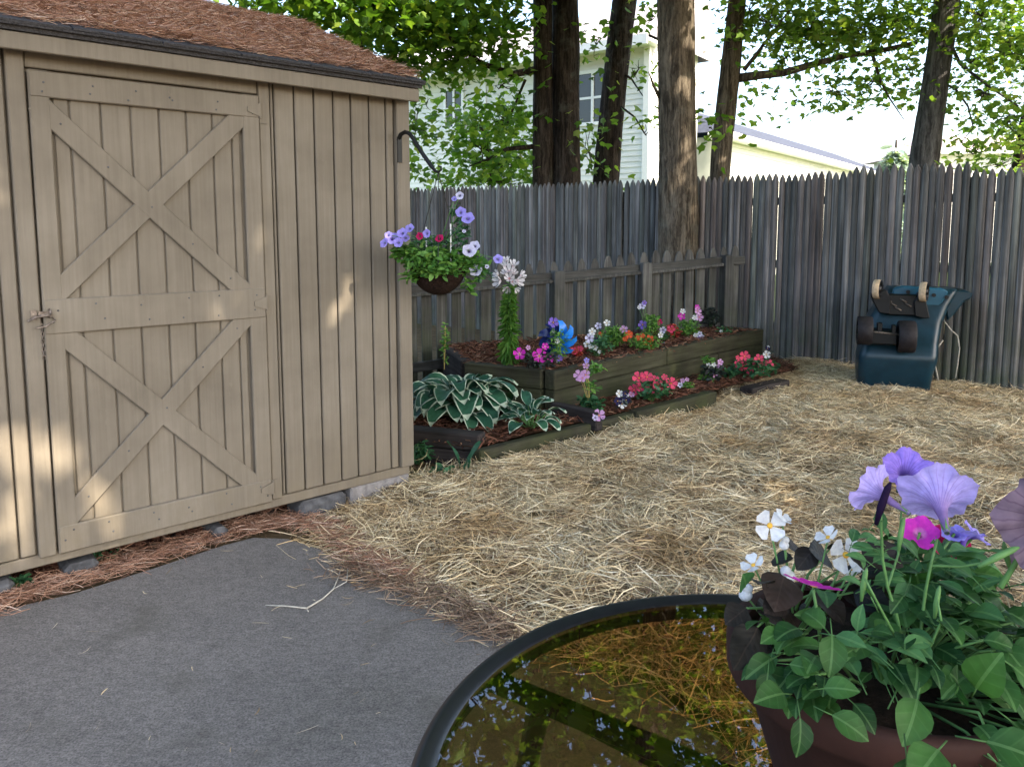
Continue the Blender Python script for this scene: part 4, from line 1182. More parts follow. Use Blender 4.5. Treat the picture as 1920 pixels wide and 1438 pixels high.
def bedplant(name, label, cat, bx, by, z, x0, x1, y0, y1, mat, n, size, flowers, group=None, tpl=LEAF_OVAL, stem=P_STEM, second=None, fdepth=.02):
    """(bx,by): pixel of the foot on soil height z; x0..y1: photo box of the leaves; flowers: (px,py,diameter px,kind)"""
    P = atz(bx, by, z); Y = P.y
    root = thing(name, label, cat, P, 0, group)
    s = 1 / ppm(Y); c = at((x0 + x1) / 2, (y0 + y1) / 2, Y)
    r = ((x1 - x0) / 2 * s, (x1 - x0) / 2 * s * .9, (y1 - y0) / 2 * s)
    if n: foliage(root, [(c, r, int(n * 1.7))], mat, size * 1.12, tpl)
    if second: foliage(root, [(at(q[0], q[1], Y), (q[2] * s, q[2] * s, q[3] * s), q[4]) for q in second[1]], second[0], size, tpl)
    m = MB()
    for i in range(5): m.tube([(0, 0, -.01), PT(root, c + Vector((random.uniform(-.5, .5) * r[0], random.uniform(-.5, .5) * r[1], random.uniform(-.2, .8) * r[2])))], [.004, .002], 5)
    for px, py, dpx, kind in flowers:
        q = at(px, py, Y - fdepth - random.uniform(0, .03))
        m.tube([(0, 0, 0), (Vector(PT(root, q)) * .6 + Vector((0, .01, .02))), PT(root, q)], [.003, .0025, .0018], 5)
        me = FL.get(kind) or PETS[kind]
        rr = dpx / 2 * s / .03 * 1.2
        inst('flower', me, root, PT(root, q), aim((random.uniform(-.35, .35), -1, random.uniform(.1, .6)), random.uniform(0, 6)), rr)
    mk('stem', m, stem, root, True)
    return root
ZR = .40
bedplant('petunia_plant', 'dark leaved plant with two vivid magenta blooms by the bed corner', 'plant', 1005, 690, ZR, 975, 1050, 655, 690, P_DARKPL, 150, .035,
         [(974, 664, 20, 'magenta'), (1011, 668, 24, 'magenta'), (1022, 650, 12, 'magenta'), (1032, 674, 10, 'magenta'), (990, 652, 8, 'pink')])
bedplant('pansy_plant', 'tall violet and white pansy in front of the blue pinwheel', 'plant', 1048, 684, ZR, 1028, 1066, 612, 672, P_GREEN, 90, .03,
         [(1037, 605, 17, 'violet'), (1034, 606, 8, 'white'), (1045, 640, 8, 'white'), (1048, 672, 12, 'violet')])
bedplant('coleus_plant', 'low red plant at the bed edge just right of the blue pinwheel', 'plant', 1083, 670, ZR, 1068, 1094, 648, 670, P_REDLEAF, 90, .03, [(1076, 658, 12, 'coral'), (1088, 654, 10, 'coral')])
bedplant('viola_plant', 'white and lilac viola with dark leaves left of the orange flowers', 'plant', 1118, 672, ZR, 1098, 1150, 625, 668, P_GREEND, 170, .03,
         [(1105, 634, 15, 'dot'), (1110, 622, 12, 'white'), (1122, 611, 11, 'dot'), (1138, 606, 11, 'white'), (1100, 645, 11, 'white'), (1116, 652, 9, 'white'), (1108, 650, 8, 'white'), (1118, 638, 9, 'navy'), (1124, 660, 6, 'white')])
bedplant('leafy_plant', 'bright green leafy plant between the white violas and orange flowers', 'plant', 1150, 655, ZR, 1124, 1180, 610, 650, P_GREEN, 260, .032, [(1125, 627, 8, 'orange'), (1170, 618, 13, 'pink')])
bedplant('marigold_plant', 'orange red flowering plant with lime green leaves in the raised bed', 'plant', 1200, 656, ZR, 1175, 1240, 625, 656, P_GREEN, 230, .03,
         [(1179, 627, 13, 'orange'), (1172, 636, 9, 'orange'), (1218, 636, 13, 'orange'), (1210, 642, 10, 'orange'), (1222, 651, 9, 'orange'), (1196, 634, 9, 'orange'), (1205, 630, 8, 'orange')])
bedplant('pansy_plant', 'tall purple pansy with two violet blooms behind the orange flowers', 'plant', 1218, 640, ZR, 1200, 1240, 584, 640, P_GREEN, 170, .03,
         [(1205, 609, 14, 'violet'), (1204, 574, 11, 'dot'), (1198, 577, 7, 'white'), (1208, 568, 8, 'violet')])
bedplant('viola_plant', 'small white and pale blue viola between the orange and red plants', 'plant', 1246, 640, ZR, 1234, 1256, 618, 640, P_GREEND, 70, .026, [(1243, 619, 11, 'dot'), (1238, 628, 10, 'white'), (1245, 645, 7, 'dot')])
bedplant('coleus_plant', 'dark red leaved plant beside the pink snapdragon in the raised bed', 'plant', 1262, 634, ZR, 1248, 1276, 606, 634, P_REDLEAF, 90, .03, [(1258, 618, 13, 'coral'), (1236, 604, 10, 'crimson')])
bedplant('snapdragon_plant', 'bright green snapdragon with magenta pink spikes in the raised bed', 'plant', 1288, 632, ZR, 1270, 1312, 598, 632, P_GREEN, 220, .026,
         [(1278, 593, 12, 'magenta'), (1280, 584, 9, 'white'), (1308, 583, 12, 'pink'), (1311, 595, 13, 'pink'), (1303, 596, 9, 'white'), (1307, 576, 8, 'magenta')])
bedplant('alyssum_plant', 'tiny lavender and white flowers at the bed edge under the snapdragon', 'plant', 1310, 634, ZR, 1300, 1322, 622, 634, P_GREEND, 50, .02, [(1304, 629, 8, 'white'), (1312, 626, 8, 'dot'), (1316, 631, 7, 'dot'), (1310, 633, 6, 'lilac')])
bedplant('dark_foliage_plant', 'dark green bushy plant against the low fence right of the snapdragon', 'plant', 1332, 616, ZR, 1314, 1350, 574, 614, P_DARKPL, 170, .035, [])
bedplant('seedling_plant', 'small blue green seedling near the right end of the raised bed', 'plant', 1358, 626, ZR, 1344, 1370, 612, 626, P_GREEND, 50, .03, [(1352, 621, 5, 'white')])
# lower bed
bedplant('impatiens_plant', 'coral pink impatiens at the middle of the lower bed beside the straw', 'plant', 1222, 752, ZS, 1180, 1262, 705, 748, P_GREEND, 240, .04,
         [(1198, 709, 21, 'coral'), (1213, 707, 18, 'coral'), (1228, 712, 14, 'coral'), (1189, 731, 18, 'coral'), (1200, 727, 14, 'coral'), (1220, 729, 18, 'coral'), (1233, 722, 18, 'coral'), (1238, 732, 12, 'coral'), (1258, 719, 20, 'coral'), (1246, 707, 10, 'coral'), (1184, 740, 10, 'pink')],
         'coral pink impatiens in the lower bed')
bedplant('impatiens_plant', 'coral pink impatiens at the far end of the lower bed near the fence corner', 'plant', 1412, 708, .15, 1372, 1458, 668, 704, P_GREEND, 240, .045,
         [(1396, 668, 17, 'coral'), (1384, 684, 15, 'coral'), (1392, 687, 16, 'coral'), (1404, 693, 15, 'coral'), (1423, 673, 15, 'coral'), (1420, 682, 17, 'coral'), (1427, 692, 14, 'coral'), (1441, 683, 15, 'coral'), (1383, 671, 8, 'coral')],
         'coral pink impatiens in the lower bed')
bedplant('pansy_plant', 'white and black pansies below the coral impatiens nearest the middle', 'plant', 1166, 768, ZS, 1150, 1184, 738, 764, P_DARKPL, 60, .03, [(1161, 738, 12, 'white'), (1166, 757, 16, 'white'), (1172, 738, 10, 'navy'), (1158, 752, 14, 'navy'), (1174, 750, 13, 'navy'), (1176, 741, 7, 'white')])
bedplant('pansy_plant', 'single white pansy above the far coral impatiens', 'plant', 1438, 690, .15, 1428, 1450, 648, 686, P_DARKPL, 50, .03, [(1437, 665, 13, 'white'), (1439, 654, 8, 'navy'), (1440, 651, 5, 'white')])
bedplant('verbena_plant', 'tall pale pink flower on yellowish stems against the raised bed', 'plant', 1108, 775, ZS, 1084, 1132, 742, 768, P_GREEND, 90, .045,
         [(1086, 704, 18, 'pink'), (1098, 703, 16, 'pink'), (1092, 709, 14, 'pink'), (1099, 686, 11, 'pink'), (1100, 676, 9, 'lilac')], None, LEAF_OVAL, P_STEMPALE,
         (P_GREEN, [(1118, 690, 14, 8, 40), (1108, 725, 18, 14, 30)]))
bedplant('pansy_plant', 'small pale pink pansy at the timber below the tall pink flower', 'plant', 1122, 790, ZS, 1112, 1136, 778, 788, P_DARKPL, 25, .025, [(1123, 779, 20, 'pink'), (1116, 783, 10, 'dot')])
bedplant('alyssum_plant', 'tiny pinkish seedling on the mulch between the two coral impatiens', 'plant', 1288, 730, ZS, 1276, 1304, 716, 728, P_GREEN, 50, .022, [(1275, 722, 9, 'dot'), (1280, 714, 8, 'pink'), (1288, 712, 7, 'pink')])
bedplant('begonia_plant', 'dark leaved begonia with pale pink flowers near the far impatiens', 'plant', 1338, 718, ZS, 1312, 1356, 680, 714, P_DARKPL, 120, .04, [(1350, 679, 10, 'pink'), (1338, 684, 8, 'white'), (1328, 685, 8, 'white'), (1340, 704, 9, 'pink'), (1346, 687, 6, 'pink')], None, LEAF_OVAL, P_STEM, (P_GREEN, [(1330, 676, 14, 7, 40), (1322, 704, 12, 10, 50)]))
bedplant('lettuce_leaf_plant', 'low blue green leafy plant left of the far coral impatiens', 'plant', 1370, 708, .15, 1354, 1386, 690, 706, P_GREEND, 60, .045, [])
# weeds below the hosta
bedplant('weed', 'small green weed at the shed corner below the timber stack', 'weed', 785, 868, .02, 768, 808, 828, 866, P_GREEND, 60, .04, [])
bedplant('weed', 'low blue green weed in the needles right of the shed corner', 'weed', 820, 895, .02, 796, 852, 876, 892, P_GREEND, 50, .04, [])
bedplant('weed', 'small weed growing under the shed beside the latch edge of the door', 'weed', 190, 1046, .02, 160, 220, 1030, 1046, P_GREEND, 40, .025, [])
bedplant('weed', 'green weed under the shed at the left edge', 'weed', 36, 1104, .02, 22, 52, 1078, 1102, P_GREEND, 40, .03, [])
bedplant('climber_stem', 'thin yellow green climbing stem below the hanging basket', 'plant', 833, 690, ZR, 826, 842, 600, 684, P_GREEN, 60, .03, [], None, LEAF_OVAL, P_STEMPALE)

# hostas
def hosta_leaf(L, Wd, pet, elev, droop, margin=True):
    """leaf along +y from the crown; rows along, 5 columns; margins use slot 1"""
    m = MB(); rows = 9; cols = [-1, -.86, 0, .86, 1]
    path = []
    p = Vector((0, 0, 0)); ang = elev
    for i in range(4):
        path.append((p.copy(), ang)); p += Vector((0, math.cos(ang), math.sin(ang))) * pet / 3
    stalk = [q for q, _ in path]
    vs = []
    b0 = path[-1][0]
    p = b0.copy(); ang = elev - .1
    for i in range(rows):
        t = i / (rows - 1)
        w = Wd / 2 * (math.sin(math.pi * min(1, t ** .75 * 1.0)) ** .75 if 0 < t < 1 else .03)
        if t > .8: w *= 1
        for c in cols:
            vs.append(p + Vector((c * w, 0, 0)) + Vector((0, -math.sin(ang), math.cos(ang))) * (abs(c) * w * .28 + .006 * math.sin(7 * t + c * 5) * abs(c)))
        p += Vector((0, math.cos(ang), math.sin(ang))) * L / (rows - 1)
        ang -= droop / rows
    fs = []; ms = []
    o = len(m.v); m.v += [tuple(v) for v in vs]
    for i in range(rows - 1):
        for c in range(4):
            m.f.append((o + i * 5 + c, o + i * 5 + c + 1, o + (i + 1) * 5 + c + 1, o + (i + 1) * 5 + c))
            m.m.append(1 if (c in (0, 3) or i == rows - 2) else 0)
    m.tube(stalk, [.004, .0035, .003, .003], 5, 2)
    return mesh_of('leaf', m, [P_HOSTA, P_HOSTAW if margin else P_HOSTA, P_STEM], True)
HL = [hosta_leaf(L, w, p, R(e_), d) for L, w, p, e_, d in ((.2, .105, .12, 62, 2.0), (.21, .11, .13, 48, 2.2), (.2, .115, .15, 35, 2.0), (.19, .1, .16, 22, 1.6), (.16, .085, .1, 74, 1.5), (.2, .075, .17, 55, 2.4))]
hc = Vector((-.33, 4.90, ZS))
hs = thing('hosta', 'large hosta with blue green leaves edged in cream beside the shed corner', 'hosta', hc)
for i in range(96):
    tier = i / 96
    me = HL[0 if tier < .15 else 4 if tier < .25 else 1 if tier < .5 else 5 if tier < .6 else 2 if tier < .82 else 3]
    a = i * 2.39996 + random.uniform(-.3, .3)
    inst('leaf', me, hs, (random.uniform(-.07, .07), random.uniform(-.06, .06), 0), (random.uniform(-.15, .15), random.uniform(-.25, .25), a), random.uniform(1.05, 1.4))
HS = [hosta_leaf(L, w, p, R(e_), d, True) for L, w, p, e_, d in ((.12, .055, .11, 70, 1.4), (.12, .06, .1, 50, 1.8), (.11, .065, .1, 30, 1.8))]
h2 = thing('hosta', 'small narrow leaved hosta on red mulch right of the large hosta', 'hosta', atz(995, 803, ZS))
for i in range(26):
    a = i * 2.39996 + random.uniform(-.3, .3)
    inst('leaf', HS[i * 3 // 26], h2, (random.uniform(-.02, .02), random.uniform(-.02, .02), 0), (random.uniform(-.15, .15), random.uniform(-.2, .2), a), random.uniform(.85, 1.2))
dk = thing('dock_plant', 'two upright bright green leaves in front of the timber stack', 'plant', atz(868, 888, .03))
DL = [hosta_leaf(.17, .06, .03, R(82), .5, False), hosta_leaf(.16, .075, .03, R(78), .4, False)]
inst('leaf', DL[0], dk, (-.01, 0, 0), (0, .0, R(95)), 1.0)
inst('leaf', DL[1], dk, (.02, 0, 0), (0, .0, R(-70)), 1.0)
inst('leaf', DL[0], dk, (.01, .01, 0), (0, .3, R(-110)), .6)

# lily
lp = atz(955, 684, ZR); Y = lp.y
lily = thing('lily', 'tall lily with a dense leafy stalk and white pink blooms in the bed', 'lily', lp)
top = at(955, 535, Y) - lp
mk('stem', MB().tube([(0, 0, 0), (.004, 0, top.z * .5), top], [.008, .007, .005], 8), P_STEM, lily, True)
k = 430; hz = rng.random(k); aa = rng.uniform(0, 6.28, k)
pos = np.stack([hz * top.x, hz * top.y, .02 + hz * (top.z - .01)], 1); d = np.stack([np.cos(aa), np.sin(aa), rng.normal(-.05, .35, k) - (hz < .3) * .5], 1)
V, F = scatter(LEAF_LONG[0] * np.array([1.25, 1, 1.6]), LEAF_LONG[1], pos, frames(d, unit(rng.normal(0, .2, (k, 3)) + np.array([0, 0, 1.]))), rng.uniform(.075, .11, k) * (1.1 - .45 * hz))
np_obj('leaves', V, F, P_GREEN, lily)['kind'] = 'stuff'
LILM = flower_mesh('flower', FM('lily_petal', (.84, .8, .82), (.7, .3, .42), .05), 6, .75, .62, P_YELLOW, .08, .05)
for px, py, s in ((940, 527, 1), (968, 527, .9), (955, 512, 1.0), (948, 500, .85), (962, 500, .8), (935, 516, .7), (975, 517, .7), (952, 538, .7), (966, 540, .6), (955, 523, .8), (948, 514, .6), (962, 514, .6), (950, 490, .6), (960, 528, .6)):
    q = at(px, py, Y - .03) - lp
    inst('flower', LILM, lily, q, aim(((px - 955) / 14, -.7, (528 - py) / 16), random.uniform(0, 6)), (s * .9, s * .9, s * 1.25))

# pinwheel
pc = at(1045, 636, 5.42)
pw = thing('pinwheel', 'shiny blue garden pinwheel on a stick in the raised bed', 'pinwheel', (pc.x, pc.y, ZR - .03))
zc = pc.z - (ZR - .03)
mk('stick', MB().tube([(0, .02, 0), (0, .02, zc)], .004, 8), P_WHITE, pw)
for i in range(9):
    a = 2 * math.pi * i / 9 + .2; m = MB(); vs = []
    for j in range(7):
        t = j / 6; rr = .015 + .122 * t
        for w in (-.5, -.15, .2, .5):
            ww = w * (.012 + .056 * math.sin(math.pi * min(1, t * .8 + .06)))
            aa = a + .55 * t * t
            vs.append((rr * math.cos(aa) - ww * math.sin(aa), -.012 - .05 * math.sin(math.pi * (.15 + .8 * t)) * (w + .5), rr * math.sin(aa) + ww * math.cos(aa)))
    m.add(vs, [(j * 4 + k, j * 4 + k + 1, j * 4 + k + 5, j * 4 + k + 4) for j in range(6) for k in range(3)])
    mk('vane', m, P_FOILB if i in (0, 1, 7, 8, 6) else P_FOILD, pw, True, loc=(0, 0, zc))
mk('hub', MB().ball((0, -.015, zc), .014, 10), P_WHITE, pw, True)

# ------------------------------------------------------------------ hook and hanging basket
HP = CORN - U * .052
hk = [atplane(x, y, HP, U) for x, y in ((742, 298), (743, 280), (746, 264), (752, 252), (760, 248), (768, 251), (775, 261), (790, 285), (806, 308), (816, 321), (822, 323), (827, 319), (827, 313), (822, 312))]
sh = hk[0] + NRM * 0
hk = [p + NRM * (.048 if i == 0 else .05) for i, p in enumerate(hk)] if (hk[0] - CORN).dot(NRM) < 0 else hk
hook = thing('hanging_hook', 'black curled iron hook bracket on the shed corner board', 'hook', CORN - U * .05 + NRM * .012)
o0 = hook.location
mk('arm', MB().tube([p - o0 for p in hk], [.0098] * 9 + [.007, .006, .005, .004, .003], 8), P_HOOK, hook, True)
mk('wall_plate', MB().box(-.012, .012, -.025, -.0185, hk[0].z - .02, hk[0].z + .1), P_HOOK, hook, rot=(0, 0, UA), loc=(0, 0, 0))
tip = hk[10]
Yb = tip.y
bz = at(822, 497, Yb).z; bb = at(822, 553, Yb).z; br_ = 53 / ppm(Yb)
bx = at(822, 497, Yb).x
hb = thing('hanging_basket', 'hanging basket of petunias in a dark bowl at the shed corner', 'hanging basket', (bx, Yb, bb))
Hh = bz - bb
prof = [(br_ * math.sin(t) * 1.0, Hh * (1 - math.cos(t))) for t in np.linspace(.02, math.pi / 2, 9)]
mk('bowl', MB().lathe(prof + [(br_ * .93, Hh), (br_ * .9, Hh - .02), (.001, Hh - .03)], 28), P_BOWL, hb, True)
m = MB()
for a in (0.6, 2.7, 4.8):
    m.tube([(br_ * math.cos(a), br_ * math.sin(a), Hh), tuple(tip - hb.location)], .002, 5)
mk('hanger_wire', m, P_HOOK, hb)
for px, y0, y1 in ((799, 426, 474), (845, 420, 470)):
    q = at(px, y0, Yb - .03) - hb.location; q2 = at(px, y1, Yb - .03) - hb.location
    mk('plant_label', MB().box(-.003, .003, -.001, .001, q2.z - .06, q.z), P_WHITE, hb, loc=(q.x, q.y, 0))
foliage(hb, [(at(805, 490, Yb - .02), (.12, .13, .065), 560), (at(850, 490, Yb), (.12, .13, .065), 520), (at(770, 478, Yb), (.07, .08, .05), 170), (at(880, 485, Yb), (.06, .07, .06), 120), (at(895, 500, Yb - .02), (.05, .05, .06), 70), (at(880, 530, Yb - .03), (.025, .03, .05), 40),
             (at(745, 470, Yb), (.04, .05, .04), 60), (at(778, 515, Yb - .08), (.05, .03, .03), 90), (at(822, 508, Yb - .13), (.12, .03, .03), 170)], P_GREEN, .037)
foliage(hb, [(at(862, 440, Yb), (.055, .06, .08), 130), (at(856, 400, Yb), (.03, .03, .06), 40), (at(810, 455, Yb), (.1, .08, .035), 130), (at(905, 515, Yb), (.05, .05, .03), 30)], P_GREEND, .03)
m = MB()
bf = [(735, 447, 24, 'lilac'), (720, 456, 18, 'lilac'), (754, 437, 20, 'lilac'), (768, 428, 18, 'lilac'), (747, 455, 18, 'lilac'), (760, 446, 16, 'lilac'), (728, 441, 14, 'lilac'),
      (862, 367, 15, 'whitep'), (852, 373, 11, 'lilac'), (864, 398, 20, 'lilac'), (877, 409, 24, 'lilac'), (880, 470, 26, 'whitep'), (890, 461, 20, 'whitep'), (892, 507, 24, 'whitep'),
      (787, 443, 14, 'crimson'), (824, 447, 16, 'crimson'), (800, 438, 16, 'lilac'), (934, 486, 18, 'lilac'), (870, 434, 7, 'whitep'), (913, 500, 8, 'whitep')]
for px, py, dpx, kind in bf:
    q = at(px, py, Yb - .05 - random.uniform(0, .05)); s = 1 / ppm(Yb)
    mid_ = (Vector(PT(hb, q)) * .65 + Vector((0, .02, Hh * .6)))
    m.tube([(random.uniform(-.05, .05), .0, Hh), mid_, PT(hb, q)], [.0025, .002, .0016], 5)
    inst('flower', PETS[kind], hb, PT(hb, q), aim((random.uniform(-.4, .4) + (px - 822) / 300, -1, random.uniform(.1, .7)), random.uniform(0, 6)), dpx / 2 * s / .03)
mk('stem', m, P_STEM, hb, True)

# ------------------------------------------------------------------ upended blue cart by the fence
CY_ = 6.15
cb = at(1675, 756, CY_); pass
CR = R(-20)
cart = thing('garden_cart', 'dark blue plastic wheeled cart stood on end against the fence', 'cart', cb, CR)
k_ = 1 / ppm(CY_)
def cz(py): return at(1675, py, CY_).z - cb.z
def cx(px): return (px - 1675) * k_ * .94
def loop(xl, xr, yf, yb, z, n=8, rc=.07):
    """rounded rectangle at height z"""
    pts = []
    for (cx_, cy_, a0) in ((xr - rc, yf + rc, -90), (xr - rc, yb - rc, 0), (xl + rc, yb - rc, 90), (xl + rc, yf + rc, 180)):
        for i in range(n): 
            a = R(a0 + 90 * i / (n - 1)); pts.append((cx_ + rc * math.cos(a), cy_ + rc * math.sin(a), z))
    return pts
sect = [(1614, 1736, .05, .30, 757), (1609, 1741, .02, .32, 745), (1605, 1745, -.03, .34, 700), (1605, 1750, -.065, .38, 674), (1608, 1751, -.06, .40, 662), (1614, 1753, .0, .43, 642), (1622, 1760, .07, .46, 605), (1640, 1772, .11, .48, 575), (1655, 1785, .15, .50, 553), (1662, 1790, .17, .5, 543)]
vs = []; 
for xl, xr, yf, yb, py in sect: vs += loop(cx(xl), cx(xr), yf, yb, cz(py))
n = 32
fs = [(j * n + k, j * n + (k + 1) % n, (j + 1) * n + (k + 1) % n, (j + 1) * n + k) for j in range(len(sect) - 1) for k in range(n)]
fs += [tuple(range(n)), tuple((len(sect) - 1) * n + k for k in range(n))]
mk('tub', MB().add(vs, fs), P_TUB, cart, True)
# flared rim lip at the upper right, top deck
lip = MB().prism([(cx(1772), cz(604)), (cx(1762), cz(560)), (cx(1758), cz(543)), (cx(1806), cz(546)), (cx(1815), cz(551)), (cx(1812), cz(560)), (cx(1800), cz(566)), (cx(1788), cz(585))], .2, .5)
mk('rim_lip', lip, P_TUB, cart, bevel=.012)
mk('deck', MB().prism([(cx(1664), cz(560)), (cx(1668), cz(543)), (cx(1682), cz(538)), (cx(1758), cz(541)), (cx(1768), cz(548)), (cx(1750), cz(580)), (cx(1735), cz(596))], .115, .2), P_TUBL, cart, bevel=.01)
for px, py in ((1694, 549), (1741, 554), (1764, 557)): mk('drain_hole', MB().tube([(cx(px), .105, cz(py)), (cx(px), .112, cz(py))], .016, 10), P_BLACKPL, cart)
# big wheels with axle
def wheel(nm, c, r, w, tread, face, tilt=0.0):
    prof = [(.001, -w / 2 - .004), (r * .3, -w / 2 - .004), (r * .34, -w / 2 + .012), (r * .7, -w / 2 + .012), (r * .76, -w / 2), (r * .93, -w / 2), (r, -w / 2 + .012), (r, w / 2 - .012), (r * .93, w / 2), (r * .76, w / 2), (r * .7, w / 2 - .012), (r * .34, w / 2 - .012), (r * .3, w / 2 + .006), (.001, w / 2 + .006)]
    M = Matrix.Rotation(R(90), 3, 'Y'); M = Matrix.Rotation(tilt, 3, 'Z') @ M
    root = mk(nm, MB().lathe(prof[5:9], 26, (0, 0, 0), 0, M), tread, cart, True, loc=c)
    mk('rim', MB().lathe(prof[:6], 26, (0, 0, 0), 0, M).lathe(prof[8:], 26, (0, 0, 0), 0, M), face, root, True)
wheel('wheel', (cx(1688), -.12, cz(627)), .127, .125, P_TYRED, P_BLACKPL, .0)
wheel('wheel', (cx(1612), -.12, cz(619)), .115, .11, P_TYRED, P_BLACKPL, .0)
mk('axle_housing', MB().box(cx(1620), cx(1672), -.16, .03, cz(643), cz(617)), P_BLACKPL, cart, bevel=.012)
mk('axle', MB().tube([(cx(1600), -.165, cz(617)), (cx(1676), -.165, cz(623))], .008, 8), P_GALV, cart, True)
mk('axle_clip', MB().box(cx(1634), cx(1643), -.17, -.1, cz(620), cz(603)), P_BLACKPL, cart, bevel=.004)
mk('axle_clip', MB().box(cx(1660), cx(1668), -.17, -.1, cz(622), cz(606)), P_BLACKPL, cart, bevel=.004)
# small casters on brackets
for (wx_, wy_), poly in (((1634, 543), [(1622, 556), (1640, 545), (1652, 545), (1660, 562), (1660, 590), (1640, 588)]), ((1718, 546), [(1702, 566), (1712, 548), (1722, 556), (1732, 594), (1722, 596), (1706, 592)])):
    wheel('caster', (cx(wx_), -.02, cz(wy_)), .078, .05, P_TYRE, P_BLACKPL, R(-18))
    mk('caster_bracket', MB().prism([(cx(a), cz(b_)) for a, b_ in poly], .0, .12), P_BLACKPL, cart, bevel=.006)
mk('bracket_plate', MB().box(cx(1655), cx(1708), .03, .16, cz(592), cz(553)), P_BLACKPL, cart, bevel=.008)
m = MB()
for i in range(5):
    a = (cx(1650 + i * 9), .02, cz(560 + (i % 3) * 8)); m.tube([a, (a[0] + .05, .01, a[2] - .03)], .006, 6)
mk('spring', m, P_GALV, cart, True)
cord = [(1772, 585), (1768, 605), (1782, 622), (1794, 632), (1799, 655), (1797, 690), (1795, 712)]
cord2 = [(1766, 640), (1756, 655), (1752, 672), (1756, 695), (1762, 716)]
mk('cord', MB().tube([(cx(a), .25, cz(b_)) for a, b_ in cord], .005, 6).tube([(cx(a), .2, cz(b_)) for a, b_ in cord2], .006, 6), P_CORD, cart, True)

# ------------------------------------------------------------------ glass patio table
TC = Vector((.343, .814, 0)); TR = .4645; TZ = .72
tab = thing('patio_table', 'round glass topped patio table with a thick black metal rim', 'table', TC)
mk('glass_top', MB().lathe([(.0005, TZ - .010), (TR - .026, TZ - .010), (TR - .026, TZ - .004), (.0005, TZ - .004)], 96), P_GLASS, tab)
prof = [(TR - .03, TZ - .012), (TR - .029, TZ - .0035), (TR - .022, TZ - .002), (TR - .013, TZ + .004), (TR - .006, TZ + .003), (TR, TZ - .004), (TR + .001, TZ - .02), (TR - .006, TZ - .03), (TR - .024, TZ - .032), (TR - .03, TZ - .012)]
mk('rim', MB().lathe(prof, 128), P_BLACKMETAL, tab, True)
# cross bars and splayed legs under the glass
def bar(name, p, q, w, h):
    p, q = Vector(p), Vector(q); d = (q - p); L = d.length
    M = Matrix.Translation(p) @ d.to_track_quat('X', 'Z').to_matrix().to_4x4()
    mk(name, MB().box(0, L, -w / 2, w / 2, -h / 2, h / 2, 0, M), P_BLACKMETAL, tab, bevel=.004)
b0 = atz(915, 1272, .675) - TC; b1 = atz(1330, 1445, .675) - TC
dd = (b1 - b0); 
bar('cross_bar', b0 - dd.normalized() * .0, b1 + dd * .4, .028, .025)
bar('cross_bar', (-.3, .28, .645), (.32, -.26, .645), .028, .02)
g0 = atz(1012, 1322, .66) - TC
foot = atz(985, 1445, .42) - TC
for a, b_ in ((Vector((g0.x, g0.y, .66)), Vector((g0.x + .02, g0.y - .06, .0))), ):
    bar('leg', a, (foot.x, foot.y, .42), .03, .03)
    bar('leg', (foot.x, foot.y, .42), (foot.x - .02, foot.y - .04, .035), .03, .03)
for a in (R(70), R(-10), R(-80)):
    bar('leg', (.2 * math.cos(a), .2 * math.sin(a), .66), (.34 * math.cos(a), .34 * math.sin(a), .035), .03, .03)

# ------------------------------------------------------------------ potted flowers on the table
PCN = Vector((.415, .825, TZ - .003)); PR = .16; PH = .165
pot = thing('flower_pot', 'wide terracotta flower pot standing on the glass table', 'flower pot', PCN)
prof = [(.001, 0), (.105, 0), (.11, .004), (.145, .118), (.15, .122), (.163, .124), (.166, .13), (.167, .158), (.164, .164), (.154, .164), (.15, .158), (.148, .135), (.001, .135)]
mk('pot', MB().lathe(prof[:11], 64), P_TERRA, pot, True)
mk('soil', MB().lathe([(.001, .142), (.08, .141), (.149, .136)], 40), P_POTSOIL, pot, True)
RIM = PCN + Vector((0, 0, PH))
def oval_leaf(L, Wd, curl, fold, nm, mat, tip=1.0, wave=0.0):
    m = MB(); rows = 7
    vs = []; p = Vector((0, 0, 0)); ang = .25
    for i in range(rows):
        t = i / (rows - 1)
        w = Wd / 2 * math.sin(math.pi * t ** .8) ** (.8) if 0 < t < 1 else 0.0004
        for c in (-1, -.5, 0, .5, 1):
            vs.append(p + Vector((c * w, 0, abs(c) * w * fold + wave * math.sin(9 * t + c * 3) * w)))
        p = p + Vector((0, math.cos(ang), math.sin(ang))) * L / (rows - 1); ang -= curl / rows
    m.add(vs, [(i * 5 + c, i * 5 + c + 1, (i + 1) * 5 + c + 1, (i + 1) * 5 + c) for i in range(rows - 1) for c in range(4)])
    m.tube([(0, -.018, -.008), (0, 0, 0)], .0007, 5)
    return mesh_of(nm, m, mat, True)
PL = [oval_leaf(.042, .029, .9, .25, 'leaf', P_POTLEAF), oval_leaf(.036, .022, 1.2, .35, 'leaf', P_POTLEAF), oval_leaf(.046, .03, 1.4, .3, 'leaf', P_POTLEAF, wave=.1), oval_leaf(.032, .022, .6, .2, 'leaf', P_POTLEAF)]
def leafrot(d, nrm, roll=0):
    y = Vector(d).normalized(); z = Vector(nrm); x = y.cross(z).normalized(); z = x.cross(y)
    M = Matrix((x, y, z)).transposed(); return M.to_euler()
imp = thing('impatiens_plant', 'dense green leafy plant filling the terracotta pot', 'plant', RIM)
m = MB()
cnt = 0
